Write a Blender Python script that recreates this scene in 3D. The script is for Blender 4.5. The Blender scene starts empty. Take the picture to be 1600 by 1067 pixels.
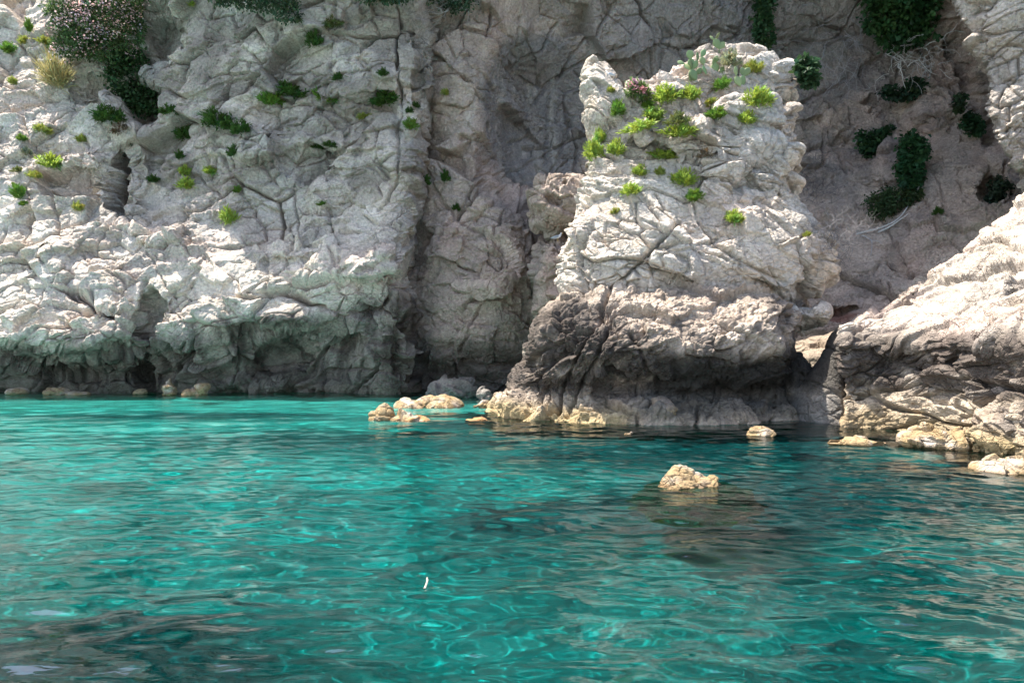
import bpy, math, random
import numpy as np
from mathutils import Vector
R = math.radians
random.seed(7)
RES = 1.0                       # mesh density
scene = bpy.context.scene
COL = scene.collection

# ------------------------------------------------------------------ camera, sky, sun, exposure
F, EYE, CX, CY = 1164.0, 2.2, 800.0, 540.0      # focal length (px of a 1600 px wide picture), eye height (m), principal point
cam_d = bpy.data.cameras.new('camera')
cam = bpy.data.objects.new('camera', cam_d)
COL.objects.link(cam)
cam.location = (0, 0, EYE)
cam.rotation_euler = (R(90), 0, 0)
cam_d.sensor_width = 36.0
cam_d.lens = 36.0 * F / 1600.0
cam_d.shift_y = (CY - 533.5) / 1600.0
cam_d.clip_start = 0.05
cam_d.clip_end = 3000
scene.camera = cam

SUN_EL, SUN_AZ = 66.0, -72.0     # azimuth from +Y (into the cliff), negative = to the left
world = bpy.data.worlds.new('World')
scene.world = world
world.use_nodes = True
wn = world.node_tree
bg = wn.nodes['Background']
sky = wn.nodes.new('ShaderNodeTexSky')
sky.sky_type = 'NISHITA'
sky.sun_disc = False
sky.sun_elevation = R(SUN_EL)
sky.sun_rotation = R(SUN_AZ)
sky.dust_density = 2.0
sky.ozone_density = 1.0
wn.links.new(sky.outputs[0], bg.inputs[0])
bg.inputs[1].default_value = 0.125

sl = bpy.data.lights.new('sun', 'SUN')
sl.energy = 4.8
sl.angle = R(0.53)
sl.color = (1.0, 0.95, 0.87)
sun = bpy.data.objects.new('sun', sl)
COL.objects.link(sun)
_d = Vector((math.sin(R(SUN_AZ)) * math.cos(R(SUN_EL)), math.cos(R(SUN_AZ)) * math.cos(R(SUN_EL)), math.sin(R(SUN_EL))))
sun.rotation_euler = _d.to_track_quat('Z', 'Y').to_euler()
sun.location = (-20, 0, 40)
sl.cycles.is_caustics_light = True

scene.view_settings.view_transform = 'Standard'
scene.view_settings.look = 'None'
scene.view_settings.exposure = 1.75
scene.view_settings.gamma = 1.0
scene.render.engine = 'CYCLES'
cy = scene.cycles
cy.max_bounces = 8
cy.diffuse_bounces = 3
cy.glossy_bounces = 4
cy.transmission_bounces = 6
cy.transparent_max_bounces = 16
cy.sample_clamp_indirect = 6.0
cy.use_denoising = True
try:
    cy.denoiser = 'OPENIMAGEDENOISE'
    cy.denoising_input_passes = 'RGB_ALBEDO_NORMAL'
except Exception:
    pass

# ------------------------------------------------------------------ numpy noise
_rs = np.random.RandomState(11)
PERM = np.concatenate([_rs.permutation(256)] * 4).astype(np.int32)
GRAD = _rs.normal(size=(256, 3)).astype(np.float32)
GRAD /= np.linalg.norm(GRAD, axis=1, keepdims=True)
RND = _rs.rand(256, 3).astype(np.float32)
RND1 = _rs.rand(256).astype(np.float32)

def _hash(ix, iy, iz):
    return PERM[PERM[PERM[ix & 255] + (iy & 255)] + (iz & 255)]

def perlin(P):
    P = np.asarray(P, np.float32)
    I = np.floor(P).astype(np.int32)
    f = P - I
    u = f * f * f * (f * (f * 6 - 15) + 10)
    out = np.zeros(len(P), np.float32)
    for dx in (0, 1):
        wx = u[:, 0] if dx else 1 - u[:, 0]
        for dy in (0, 1):
            wy = u[:, 1] if dy else 1 - u[:, 1]
            for dz in (0, 1):
                wz = u[:, 2] if dz else 1 - u[:, 2]
                g = GRAD[_hash(I[:, 0] + dx, I[:, 1] + dy, I[:, 2] + dz)]
                out += wx * wy * wz * (g[:, 0] * (f[:, 0] - dx) + g[:, 1] * (f[:, 1] - dy) + g[:, 2] * (f[:, 2] - dz))
    return out * 1.5

def fbm(P, octv=4, gain=0.5, ridge=False, billow=False):
    P = np.asarray(P, np.float32)
    a, s, t = 1.0, 0.0, np.zeros(len(P), np.float32)
    for o in range(octv):
        n = perlin(P * (2.03 ** o) + 17.3 * o)
        if ridge: n = 1 - 2 * np.abs(n)
        if billow: n = 2 * np.abs(n) - 0.5
        t += a * n
        s += a
        a *= gain
    return t / s

def worley(P):
    """id of the nearest cell, vector to its point, F1, F2"""
    P = np.asarray(P, np.float32)
    I = np.floor(P).astype(np.int32)
    f = P - I
    n = len(P)
    f1 = np.full(n, 9.0, np.float32); f2 = np.full(n, 9.0, np.float32)
    cid = np.zeros(n, np.int32); vec = np.zeros((n, 3), np.float32)
    for dx in (-1, 0, 1):
        for dy in (-1, 0, 1):
            for dz in (-1, 0, 1):
                h = _hash(I[:, 0] + dx, I[:, 1] + dy, I[:, 2] + dz)
                v = f - RND[h] - np.array([dx, dy, dz], np.float32)
                d = np.einsum('ij,ij->i', v, v)
                c = d < f1
                f2 = np.where(c, f1, np.minimum(f2, d))
                f1 = np.where(c, d, f1)
                cid = np.where(c, h, cid)
                vec[c] = v[c]
    return cid, vec, np.sqrt(f1), np.sqrt(f2)

def smooth(a, b, x):
    t = np.clip((x - a) / (b - a), 0, 1)
    return t * t * (3 - 2 * t)

def mix(a, b, t):
    return a + (b - a) * t[:, None]

# ------------------------------------------------------------------ picture <-> world helpers
def at(px, py, Y):
    return ((px - CX) / F * Y, Y, EYE - (py - CY) / F * Y)

def proj(P):
    y = np.maximum(P[:, 1], 0.1)
    return CX + P[:, 0] / y * F, CY - (P[:, 2] - EYE) / y * F

# ------------------------------------------------------------------ control nets -> dense grids
def cr(p0, p1, p2, p3, t):
    return 0.5 * ((2 * p1) + (-p0 + p2) * t + (2 * p0 - 5 * p1 + 4 * p2 - p3) * t * t + (-p0 + 3 * p1 - 3 * p2 + p3) * t ** 3)

def resample(A, axis, weights, closed=False):
    """Catmull-Rom along an axis; weights = samples per segment"""
    A = np.moveaxis(np.asarray(A, float), axis, 0)
    n = len(A)
    out = []
    segs = n if closed else n - 1
    for s in range(segs):
        if closed:
            p = [A[(s + k) % n] for k in (-1, 0, 1, 2)]
        else:
            p = [A[max(0, s - 1)], A[s], A[s + 1], A[min(n - 1, s + 2)]]
        m = max(1, int(weights[s]))
        for k in range(m):
            out.append(cr(*p, k / m))
    if not closed: out.append(A[-1])
    return np.moveaxis(np.array(out), 0, axis)

def net(ctrl, step=1.7, closed_u=False, mn=2, mx=700):
    """ctrl[v][u] world points; step = picture pixels (of 1600) per cell"""
    A = np.asarray(ctrl, float)
    step = .82 * step / RES
    def px(A):
        y = np.maximum(A[..., 1], 1.0)
        return np.stack([A[..., 0] / y * F, A[..., 2] / y * F, A[..., 1] / y * F * 0.45], -1)
    Q = px(A)
    du = np.linalg.norm(np.diff(np.concatenate([Q, Q[:, :1]], 1) if closed_u else Q, axis=1), axis=2)
    dv = np.linalg.norm(np.diff(Q, axis=0), axis=2)
    wu = np.clip(np.percentile(du, 75, axis=0) / step, mn, mx)
    wv = np.clip(np.percentile(dv, 75, axis=1) / step, mn, mx)
    G = resample(A, 1, wu, closed_u)
    return resample(G, 0, wv)

def grid_normals(G, closed_u=False):
    if closed_u:
        E = np.concatenate([G[:, -1:], G, G[:, :1]], 1)
        gu = (E[:, 2:] - E[:, :-2])
    else:
        gu = np.gradient(G, axis=1)
    gv = np.gradient(G, axis=0)
    N = np.cross(gu, gv)
    L = np.linalg.norm(N, axis=2, keepdims=True)
    return N / np.maximum(L, 1e-9)

def grid_faces(nv, nu, closed_u=False, off=0):
    idx = np.arange(nv * nu).reshape(nv, nu) + off
    if closed_u: idx = np.concatenate([idx, idx[:, :1]], 1)
    return np.stack([idx[:-1, :-1], idx[:-1, 1:], idx[1:, 1:], idx[1:, :-1]], -1).reshape(-1, 4)

def make_mesh(name, V, faces, mat, parent=None, col=None, smooth_shade=False):
    """V (n,3); faces (m,4) or a list of such arrays of equal width"""
    me = bpy.data.meshes.new(name)
    V = np.ascontiguousarray(V, np.float32)
    faces = np.ascontiguousarray(faces, np.int32)
    m, k = faces.shape
    me.vertices.add(len(V)); me.vertices.foreach_set('co', V.ravel())
    me.loops.add(m * k); me.loops.foreach_set('vertex_index', faces.ravel())
    me.polygons.add(m)
    me.polygons.foreach_set('loop_start', np.arange(0, m * k, k, dtype=np.int32))
    me.polygons.foreach_set('use_smooth', np.full(m, smooth_shade, bool))
    if col is not None:
        a = me.attributes.new('tint', 'FLOAT_COLOR', 'POINT')
        c = np.ones((len(V), 4), np.float32); c[:, :3] = col
        a.data.foreach_set('color', c.ravel())
    me.update(calc_edges=True)
    me.materials.append(mat)
    o = bpy.data.objects.new(name, me)
    COL.objects.link(o)
    if parent is not None: o.parent = parent
    return o

def tag(o, label=None, cat=None, group=None, kind=None):
    if label: o['label'] = label
    if cat: o['category'] = cat
    if group: o['group'] = group
    if kind: o['kind'] = kind
    return o

def empty(name, loc):
    o = bpy.data.objects.new(name, None)
    o.location = loc
    o.empty_display_size = 0.1
    COL.objects.link(o)
    return o

# ------------------------------------------------------------------ materials
def new_mat(name):
    m = bpy.data.materials.new(name)
    m.use_nodes = True
    nt = m.node_tree
    return m, nt, nt.nodes['Principled BSDF']

def rock_material(name, bump=.8, scale=1.0, cracks=True):
    m, nt, b = new_mat(name)
    N, L = nt.nodes.new, nt.links.new
    def math_(op, x, y=None, z=None):
        n = N('ShaderNodeMath'); n.operation = op
        for i, v in enumerate((x, y, z)):
            if v is None: continue
            if isinstance(v, (int, float)): n.inputs[i].default_value = v
            else: L(v, n.inputs[i])
        return n.outputs[0]
    def noise(vec, sc, det, ro):
        n = N('ShaderNodeTexNoise'); n.inputs['Scale'].default_value = sc * scale; n.inputs['Detail'].default_value = det; n.inputs['Roughness'].default_value = ro
        L(vec, n.inputs['Vector']); return n
    def rng(v, a, b_, c, d):
        n = N('ShaderNodeMapRange'); n.interpolation_type = 'SMOOTHSTEP'
        for i, x in enumerate((a, b_, c, d)): n.inputs[i + 1].default_value = x
        L(v, n.inputs[0]); return n.outputs[0]
    at_ = N('ShaderNodeAttribute'); at_.attribute_name = 'tint'
    pos = N('ShaderNodeNewGeometry').outputs['Position']
    n1 = noise(pos, 9, 8, .68)
    n2 = noise(pos, 42, 4, .6)
    h = math_('MULTIPLY_ADD', n2.outputs['Fac'], .14, math_('MULTIPLY', n1.outputs['Fac'], 1.1))
    if cracks:
        nw = noise(pos, 1.6, 4, .55)
        w = N('ShaderNodeVectorMath'); w.operation = 'MULTIPLY_ADD'; w.inputs[1].default_value = (.55, .55, .55)
        L(nw.outputs['Color'], w.inputs[0]); L(pos, w.inputs[2])
        mp = N('ShaderNodeMapping'); mp.inputs['Scale'].default_value = (1, 1, 1.9); mp.inputs['Rotation'].default_value = (0, .3, 0)
        L(w.outputs[0], mp.inputs['Vector'])
        for sc, wd, k, off in ((1.7, .045, .55, 0), (4.6, .08, .38, 7)):
            v = N('ShaderNodeTexVoronoi'); v.feature = 'DISTANCE_TO_EDGE'; v.inputs['Scale'].default_value = sc * scale
            L(mp.outputs[0], v.inputs['Vector'])
            mk = noise(pos, .5 + .12 * off, 2, .5)
            e = math_('MULTIPLY', rng(v.outputs['Distance'], 0, wd, 1, 0), rng(mk.outputs['Fac'], .38, .58, 0, 1))
            h = math_('MULTIPLY_ADD', e, -k, h)
    mr = rng(n1.outputs['Fac'], .3, .7, .74, 1.24)
    mu = N('ShaderNodeVectorMath'); mu.operation = 'SCALE'
    L(at_.outputs['Color'], mu.inputs[0]); L(mr, mu.inputs['Scale'])
    L(mu.outputs[0], b.inputs['Base Color'])
    bp = N('ShaderNodeBump'); bp.inputs['Strength'].default_value = bump; bp.inputs['Distance'].default_value = .14
    L(h, bp.inputs['Height']); L(bp.outputs[0], b.inputs['Normal'])
    b.inputs['Roughness'].default_value = .95
    b.inputs['Specular IOR Level'].default_value = .15
    return m

M_ROCK = rock_material('limestone')

def seg_dist(px, py, pts):
    best = np.full(len(px), 1e9, np.float32)
    for (x0, y0), (x1, y1) in zip(pts[:-1], pts[1:]):
        dx, dy = x1 - x0, y1 - y0
        t = np.clip(((px - x0) * dx + (py - y0) * dy) / (dx * dx + dy * dy + 1e-6), 0, 1)
        best = np.minimum(best, np.hypot(px - x0 - t * dx, py - y0 - t * dy))
    return best

# block levels: (cell size xyz in m, offset amp, tilt amp, crack depth, crack width)
LV_CLIFF = [((3.8, 3.8, 2.4), .48, .85, .60, .028), ((1.4, 1.4, .85), .17, .34, .26, .045), ((.55, .55, .33), .07, .15, .10, .07)]
LV_STACK = [((2.3, 2.3, 1.3), .16, .40, .24, .03), ((.95, .95, .5), .10, .22, .18, .045), ((.38, .38, .21), .055, .12, .08, .08)]
LV_CRUST = [((1.7, 1.7, 1.3), .20, .32, .22, .035), ((.65, .65, .5), .11, .19, .14, .06), ((.25, .25, .2), .05, .10, .06, .09)]
LV_SMOOTH = [((3.8, 3.8, 2.8), .34, .80, .45, .022), ((1.5, 1.5, 1.2), .13, .34, .24, .03), ((.5, .5, .4), .05, .11, .07, .06)]
LV_SLOPE = [((2.8, 2.8, 1.0), .18, .40, .24, .035), ((1.0, 1.0, .45), .11, .22, .16, .05), ((.36, .36, .2), .05, .11, .07, .08)]

def rock_disp(P, levels, seed=0.0, rough=.03, rscale=3.2, tilt=(.25, .1), pits=0.0, ledge=(.75, .12)):
    """outward displacement in metres, and the cell ids of the middle level for tinting"""
    P = P.astype(np.float32)
    W = P * .42 + seed
    Q = P + .6 * np.stack([fbm(W, 3, .4), fbm(W + 31.7, 3, .4), fbm(W + 71.1, 3, .4)], 1)
    Q = Q.copy()
    Q[:, 2] += tilt[0] * Q[:, 0] + tilt[1] * Q[:, 1]
    d = np.zeros(len(P), np.float32)
    ids = None
    M = smooth(-.3, .25, fbm(P * .33 + 90 + seed, 2))          # smooth faces between shattered zones
    for li, (sz, ao, atl, cd, cw) in enumerate(levels):
        cid, vec, f1, f2 = worley(Q / np.array(sz, np.float32) + seed + 5.1 * li)
        k = RND1[cid]
        g = RND[(cid * 7 + 13) & 255] - .5
        m = .35 + .65 * smooth(-.3, .3, perlin(P * (.3 + .45 * li) + 9.7 * li + seed))
        if li == 2: m = m * (.25 + .85 * M)
        d += m * (ao * 2 * (k - .5) + atl * 2 * np.einsum('ij,ij->i', g, vec))
        e = f2 - f1
        mc = smooth(-.12, .3, perlin(P * (.35 + .3 * li) + 3.1 * li + 50 + seed))
        d -= mc * cd * np.exp(-(e / cw) ** 2)
        if li == 1: ids = cid
    if ledge:                                                  # bedding: each course juts out at its top edge
        h, a = ledge
        t = Q[:, 2] / h + .35 * perlin(P * .8 + 60)
        fr = t - np.floor(t)
        mk = smooth(-.15, .4, perlin(P * np.array([.35, .35, .6]) + 70 + seed)) * (.4 + RND1[np.floor(t).astype(np.int32) & 255])
        d += mk * a * (smooth(0, .75, fr) * (1 - smooth(.72, 1.0, fr)) - .4)
    q = rough * 1.3 * fbm(P * rscale, 4, .55)
    q += rough * .4 * fbm(P * np.array([2.2, 2.2, 3.6]) * rscale + 3.3, 3, .55, ridge=True)
    q *= .4 + .75 * M
    if pits:                                                   # knobbly, weathered crust
        Q2 = P + .2 * np.stack([fbm(P * 2.4, 2), fbm(P * 2.4 + 9, 2), fbm(P * 2.4 + 20, 2)], 1)
        for sz, k in ((.36, .7), (.15, .45)):
            cid, vec, f1, f2 = worley(Q2 / sz + seed)
            q += pits * k * ((RND1[cid] * 1.4) * (1 - f1) - .35)
    return d, q, ids

# limestone colours (reflectance)
C_PALE = np.array([.55, .465, .38]); C_WHITE = np.array([.67, .60, .51]); C_PINK = np.array([.52, .39, .325])
C_GREY = np.array([.36, .335, .305]); C_DGREY = np.array([.175, .165, .15]); C_BLACK = np.array([.055, .05, .044])
C_OCHRE = np.array([.37, .275, .135]); C_TAN = np.array([.42, .33, .23]); C_RUST = np.array([.30, .15, .06]); C_GREEN = np.array([.21, .23, .16])

def limestone(P, ids, seed=0.0, pale=.5, pink=.3, grey=.4, streak=.3):
    n = len(P)
    P = P.astype(np.float32)
    c = np.tile(C_PALE, (n, 1))
    c = mix(c, C_WHITE, pale * smooth(-.25, .35, fbm(P * .5 + seed, 4)))
    c = mix(c, C_PINK, pink * smooth(-.1, .4, fbm(P * .33 + 8 + seed, 4)))
    c = mix(c, C_GREY, grey * smooth(-.1, .35, fbm(P * np.array([.4, .4, .3]) + 19 + seed, 4)))
    c = mix(c, C_DGREY, streak * smooth(.12, .5, fbm(P * np.array([1.3, 1.3, .16]) + 27 + seed, 4)))
    c = mix(c, C_TAN, .5 * smooth(.25, .6, fbm(P * .9 + 41 + seed, 3)))
    if ids is not None: c *= (.86 + .28 * RND1[(ids * 3 + 5) & 255])[:, None]
    return c

def shore_bands(c, P, black=(1.0, 3.0, .8), ochre=.5, seed=0.0):
    """the littoral zones: black lichen above, bare grey, ochre algae at the waterline"""
    z = P[:, 2] + .35 * fbm(P * .8 + seed, 3)
    if black:
        lo, hi, k = black
        w = smooth(lo - .4, lo + .2, z) * (1 - smooth(hi - .7, hi + .5, z + .9 * fbm(P * .6 + 3 + seed, 4)))
        w *= smooth(-.35, .25, fbm(P * 1.1 + 5 + seed, 4))
        c = mix(c, C_BLACK, k * w)
    w = 1 - smooth(.15, ochre + .25, z)
    c = mix(c, C_OCHRE, .8 * w * smooth(-.4, .1, fbm(P * 1.7 + 6 + seed, 3)))
    c = mix(c, C_GREEN * .6, .9 * (1 - smooth(-.55, -.1, z)))
    return c

BUILT = []          # world vertices + normals of every rock surface, to stand plants on

def register(V, N):
    px, py = proj(V)
    BUILT.append((px.astype(np.float32), py.astype(np.float32), V.astype(np.float32), N.astype(np.float32)))

def surf(px, py, r=3.0, facing=True):
    """nearest visible built rock point under a pixel"""
    best = None
    for bx, by, V, N in BUILT:
        m = (np.abs(bx - px) < r) & (np.abs(by - py) < r)
        if facing: m &= N[:, 1] < .35
        i = np.nonzero(m)[0]
        if len(i) == 0: continue
        j = i[np.argmin(V[i, 1])]
        if best is None or V[j, 1] < best[0][1]: best = (V[j], N[j])
    if best is None:
        if r > 60: raise ValueError((px, py))
        return surf(px, py, r * 2, facing)
    return best

def finish_rock(name, grids, mat=None, parent=None):
    """grids: list of dict(G, closed, levels, seed, cracks, blobs, paint, ...) joined in one mesh"""
    VV, FF, CC = [], [], []
    off = 0
    for g in grids:
        G, closed = g['G'], g.get('closed', False)
        nv, nu = G.shape[:2]
        sgn = g.get('sgn', 1)
        P = G.reshape(-1, 3).copy()
        px, py = proj(P)
        if g.get('blobs'):
            wx = px + 9 * fbm(P * .9 + 3, 3) + 5 * fbm(P * 2.7, 2); wy = py + 9 * fbm(P * .9 + 55, 3) + 5 * fbm(P * 2.7 + 9, 2)
            for (bx, by, rx, ry, ang, dY, sh) in g['blobs']:
                ca, sa = math.cos(R(ang)), math.sin(R(ang))
                ux = ((wx - bx) * ca + (wy - by) * sa) / rx; uy = (-(wx - bx) * sa + (wy - by) * ca) / ry
                P[:, 1] += dY * (1 - smooth(1 - sh, 1.0, np.hypot(ux, uy)))
        N = grid_normals(P.reshape(nv, nu, 3), closed).reshape(-1, 3) * sgn
        d, q, ids = rock_disp(P, g['levels'], g.get('seed', 0), g.get('rough', .03), g.get('rscale', 3.2), g.get('tilt', (.25, .1)), g.get('pits', 0), g.get('ledge', (.75, .12)))
        if g.get('cracks'):
            wx = px + 8 * fbm(P * 1.1 + 3, 4); wy = py + 8 * fbm(P * 1.1 + 55, 4)
            for pts, dep, wid in g['cracks']:
                d -= .7 * dep * np.exp(-(seg_dist(wx, wy, pts) / (.6 * wid)) ** 2) * (N[:, 1] < .4)
        for _ in range(g.get('blur', 1)):                      # wear the steps down a little
            D = np.pad(d.reshape(nv, nu), 1, mode='edge')
            if closed: D[1:-1, 0], D[1:-1, -1] = D[1:-1, -2], D[1:-1, 1]
            d = .4 * d + .6 * ((4 * D[1:-1, 1:-1] + 2 * (D[:-2, 1:-1] + D[2:, 1:-1] + D[1:-1, :-2] + D[1:-1, 2:]) + D[:-2, :-2] + D[2:, 2:] + D[:-2, 2:] + D[2:, :-2]) / 16).ravel()
        d = d + q
        V = P + N * (d * g.get('amp', 1.0))[:, None]
        c = g['paint'](V, ids, px, py)
        c = np.clip(c, .01, .85)
        f = grid_faces(nv, nu, closed, off)
        if sgn < 0: f = f[:, ::-1]
        NN = grid_normals(V.reshape(nv, nu, 3), closed).reshape(-1, 3) * sgn
        register(V, NN)
        VV.append(V); FF.append(f); CC.append(c)
        off += len(V)
    return make_mesh(name, np.concatenate(VV), np.concatenate(FF), mat or M_ROCK, parent, np.concatenate(CC))

# ------------------------------------------------------------------ cliff: left headland
def table(cols, rows, warp=None):
    """rows: list of (py, [Y per column]) -> control net (v from bottom to top)"""
    out = []
    for py, ys in rows:
        out.append([at(warp(c, py) if warp else c, py, y) for c, y in zip(cols, ys)])
    return out

def edge_left(py):
    return float(np.interp(py, [-400, 0, 100, 180, 250, 330, 400, 480, 560, 620, 800], [662, 658, 664, 664, 652, 642, 634, 628, 630, 632, 634]))

LC = [-420, -200, -80, 0, 60, 120, 180, 230, 300, 370, 440, 510, 570, 612, 640, 668, 690]
def warp_left(c, py):
    k = np.clip((c - 500) / 140, 0, 1)
    return c + (edge_left(py) - 640) * k
LR = [
 (800, [36, 36, 35.6, 35.2, 35, 34.9, 34.8, 34.8, 34.6, 34.5, 34.4, 34.3, 33.8, 33.5, 34, 38, 46]),
 (617, [36, 35.8, 35.4, 35.2, 35, 34.9, 34.9, 34.9, 34.6, 34.5, 34.5, 34.3, 33.7, 33.3, 34.2, 38, 46]),
 (585, [35.5, 35.3, 35.1, 34.9, 34.9, 34.9, 34.9, 35.6, 34.3, 34.6, 35.0, 34.7, 33.8, 33.2, 33.8, 38, 46]),
 (556, [34.8, 34.4, 34.0, 33.6, 33.5, 33.6, 34.0, 35.2, 33.5, 33.8, 34.9, 34.5, 33.5, 32.9, 33.6, 38, 46]),
 (535, [34.2, 33.6, 33.0, 32.5, 32.3, 32.3, 32.5, 33.6, 32.8, 33.2, 34.2, 34.1, 33.2, 32.7, 33.4, 38, 46]),
 (505, [34.2, 33.6, 33.0, 32.6, 32.5, 32.5, 32.6, 33.4, 32.5, 32.4, 32.4, 32.9, 32.8, 32.5, 33.2, 38, 46]),
 (460, [34.9, 34.4, 33.8, 33.5, 33.3, 33.3, 33.4, 33.6, 33.1, 32.9, 32.7, 32.4, 32.2, 32.2, 33.2, 38, 46]),
 (420, [35.6, 35.1, 34.7, 34.4, 34.2, 34.1, 34.1, 34.2, 33.8, 33.6, 33.5, 33.1, 32.5, 32.3, 33.3, 38, 46]),
 (380, [36.2, 35.8, 35.5, 35.2, 35.0, 34.9, 34.9, 35.0, 34.6, 34.5, 34.6, 34.4, 33.5, 33.0, 33.8, 38.5, 46]),
 (340, [36.9, 36.5, 36.2, 36.0, 35.8, 35.6, 35.6, 36.0, 35.3, 35.2, 35.3, 35.0, 34.4, 33.9, 34.5, 39, 46]),
 (280, [37.8, 37.4, 37.1, 36.9, 36.6, 36.4, 36.4, 37.2, 35.9, 35.5, 35.4, 35.2, 34.8, 34.4, 35.0, 39, 46]),
 (200, [39.2, 38.8, 38.5, 38.1, 37.7, 37.5, 37.4, 37.8, 36.2, 35.7, 35.4, 35.2, 34.9, 34.6, 35.2, 39, 46]),
 (100, [41.2, 40.8, 40.4, 39.9, 39.4, 38.9, 38.4, 38.0, 36.4, 35.7, 35.2, 35.0, 34.8, 34.6, 35.3, 39, 46]),
 (0, [43.6, 43.2, 42.8, 42.2, 41.4, 40.4, 39.4, 38.0, 36.3, 35.5, 35.0, 34.8, 34.6, 34.5, 35.3, 39, 46]),
 (-120, [47, 46.6, 46, 45.2, 44, 42.4, 39.2, 36.4, 34.6, 33.8, 33.6, 33.4, 33.4, 33.6, 35, 39, 46]),  # unseen overhang, shaped to shade the face below
 (-260, [52, 51.6, 51, 50, 48.6, 46, 42.5, 39.6, 37.6, 36.4, 36, 35.8, 35.8, 36.0, 37, 40, 46]),  # unseen slope leaning back, shaped to catch sun for the water reflections
 (-400, [58, 57.6, 57, 56, 54, 51, 48, 45.5, 43.5, 42.4, 42, 42, 42, 42.4, 43, 44, 48]),
 (-415, [84] * 17),
]
LEFT_BLOBS = [ # px, py, rx, ry, angle, dY, softness
 (184, 285, 20, 60, 8, 6.0, .8), (215, 165, 44, 55, 0, 1.8, .5), (250, 60, 40, 66, 10, 1.9, .5), (150, 138, 42, 28, 0, 1.2, .5),
 (170, 492, 20, 10, 10, 1.0, .4), (228, 500, 20, 58, 8, 1.3, .5), (430, 560, 62, 48, 4, .9, .5), (222, 585, 14, 30, 0, 1.3, .4),
 (405, 225, 42, 42, 0, -.9, .5), (585, 425, 48, 32, -8, -.6, .5), (470, 385, 60, 26, -12, -.4, .5), (250, 365, 40, 26, 0, -.5, .4),
 (480, 255, 60, 34, 10, .5, .5), (560, 120, 70, 55, 0, -.35, .5), (140, 250, 30, 26, 0, -.5, .5), (100, 405, 22, 22, 0, -.35, .5),
 (655, 110, 14, 80, 0, .8, .8), (620, 560, 8, 60, 0, .3, .6),
]
def fractures(n, box, ang, seed, dep, wid, ln):
    rs = np.random.RandomState(seed); out = []
    for _ in range(n):
        x, y = rs.uniform(box[0], box[2]), rs.uniform(box[1], box[3]); a = R(ang[rs.randint(len(ang))] + rs.normal(0, 12)); pts = [(x, y)]
        for _ in range(rs.randint(3, 6)):
            a += rs.normal(0, .25); x += math.cos(a) * ln * rs.uniform(.6, 1.3); y += math.sin(a) * ln * rs.uniform(.6, 1.3); pts.append((x, y))
        out.append((pts, dep * rs.uniform(.5, 1.2), wid * rs.uniform(.7, 1.3)))
    return out
LEFT_CRACKS = fractures(26, (60, 10, 600, 470), (-12, 20, 80, -50), 3, .34, 3.2, 30) + fractures(12, (0, 520, 600, 560), (88, 95), 5, .4, 3.5, 22) + [([(628, 350), (632, 420), (626, 520), (628, 620)], .5, 4), ([(410, 350), (365, 285), (345, 240)], .3, 4),
 ([(545, 395), (520, 430), (560, 450)], .25, 3), ([(240, 380), (300, 340), (300, 300)], .2, 3), ([(95, 310), (100, 380)], .5, 4),
 ([(228, 440), (215, 520), (205, 560)], .5, 6), ([(565, 560), (552, 618)], .35, 3), ([(265, 580), (262, 618)], .2, 3)]

def paint_left(V, ids, px, py):
    c = limestone(V, ids, 1.0, pale=.8, pink=.45, grey=.45, streak=.35)
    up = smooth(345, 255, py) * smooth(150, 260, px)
    c = mix(c, C_GREY * np.array([.70, .635, .58]), .85 * up * smooth(-.4, .3, fbm(V * .5 + 12, 4)))  # upper headland greyed and darkened, its shade put into the colour
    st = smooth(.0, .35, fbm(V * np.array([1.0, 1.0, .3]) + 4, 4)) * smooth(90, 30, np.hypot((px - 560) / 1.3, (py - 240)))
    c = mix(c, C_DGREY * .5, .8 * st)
    n = fbm(V * .8 + 3, 4)
    # dark coat of the undercut, its shade painted in too; edge ragged and streaked
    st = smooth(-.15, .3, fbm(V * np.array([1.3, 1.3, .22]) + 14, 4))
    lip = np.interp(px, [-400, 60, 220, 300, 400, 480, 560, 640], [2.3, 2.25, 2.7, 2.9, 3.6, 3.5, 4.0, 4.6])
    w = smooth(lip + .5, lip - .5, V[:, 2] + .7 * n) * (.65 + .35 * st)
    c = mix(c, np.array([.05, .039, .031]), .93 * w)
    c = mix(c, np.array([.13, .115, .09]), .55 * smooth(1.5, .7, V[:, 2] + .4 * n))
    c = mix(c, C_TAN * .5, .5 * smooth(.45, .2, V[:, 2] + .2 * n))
    return mix(c, C_GREEN * .5, .9 * (1 - smooth(-.4, .05, V[:, 2])))

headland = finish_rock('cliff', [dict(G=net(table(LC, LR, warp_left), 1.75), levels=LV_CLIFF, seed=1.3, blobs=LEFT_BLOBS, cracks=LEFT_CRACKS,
    paint=paint_left, rough=.045, pits=.03, tilt=(-.12, .1))])
tag(headland, 'sunlit pale limestone headland with undercut foot at left of the cove', 'cliff', kind='structure')

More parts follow.
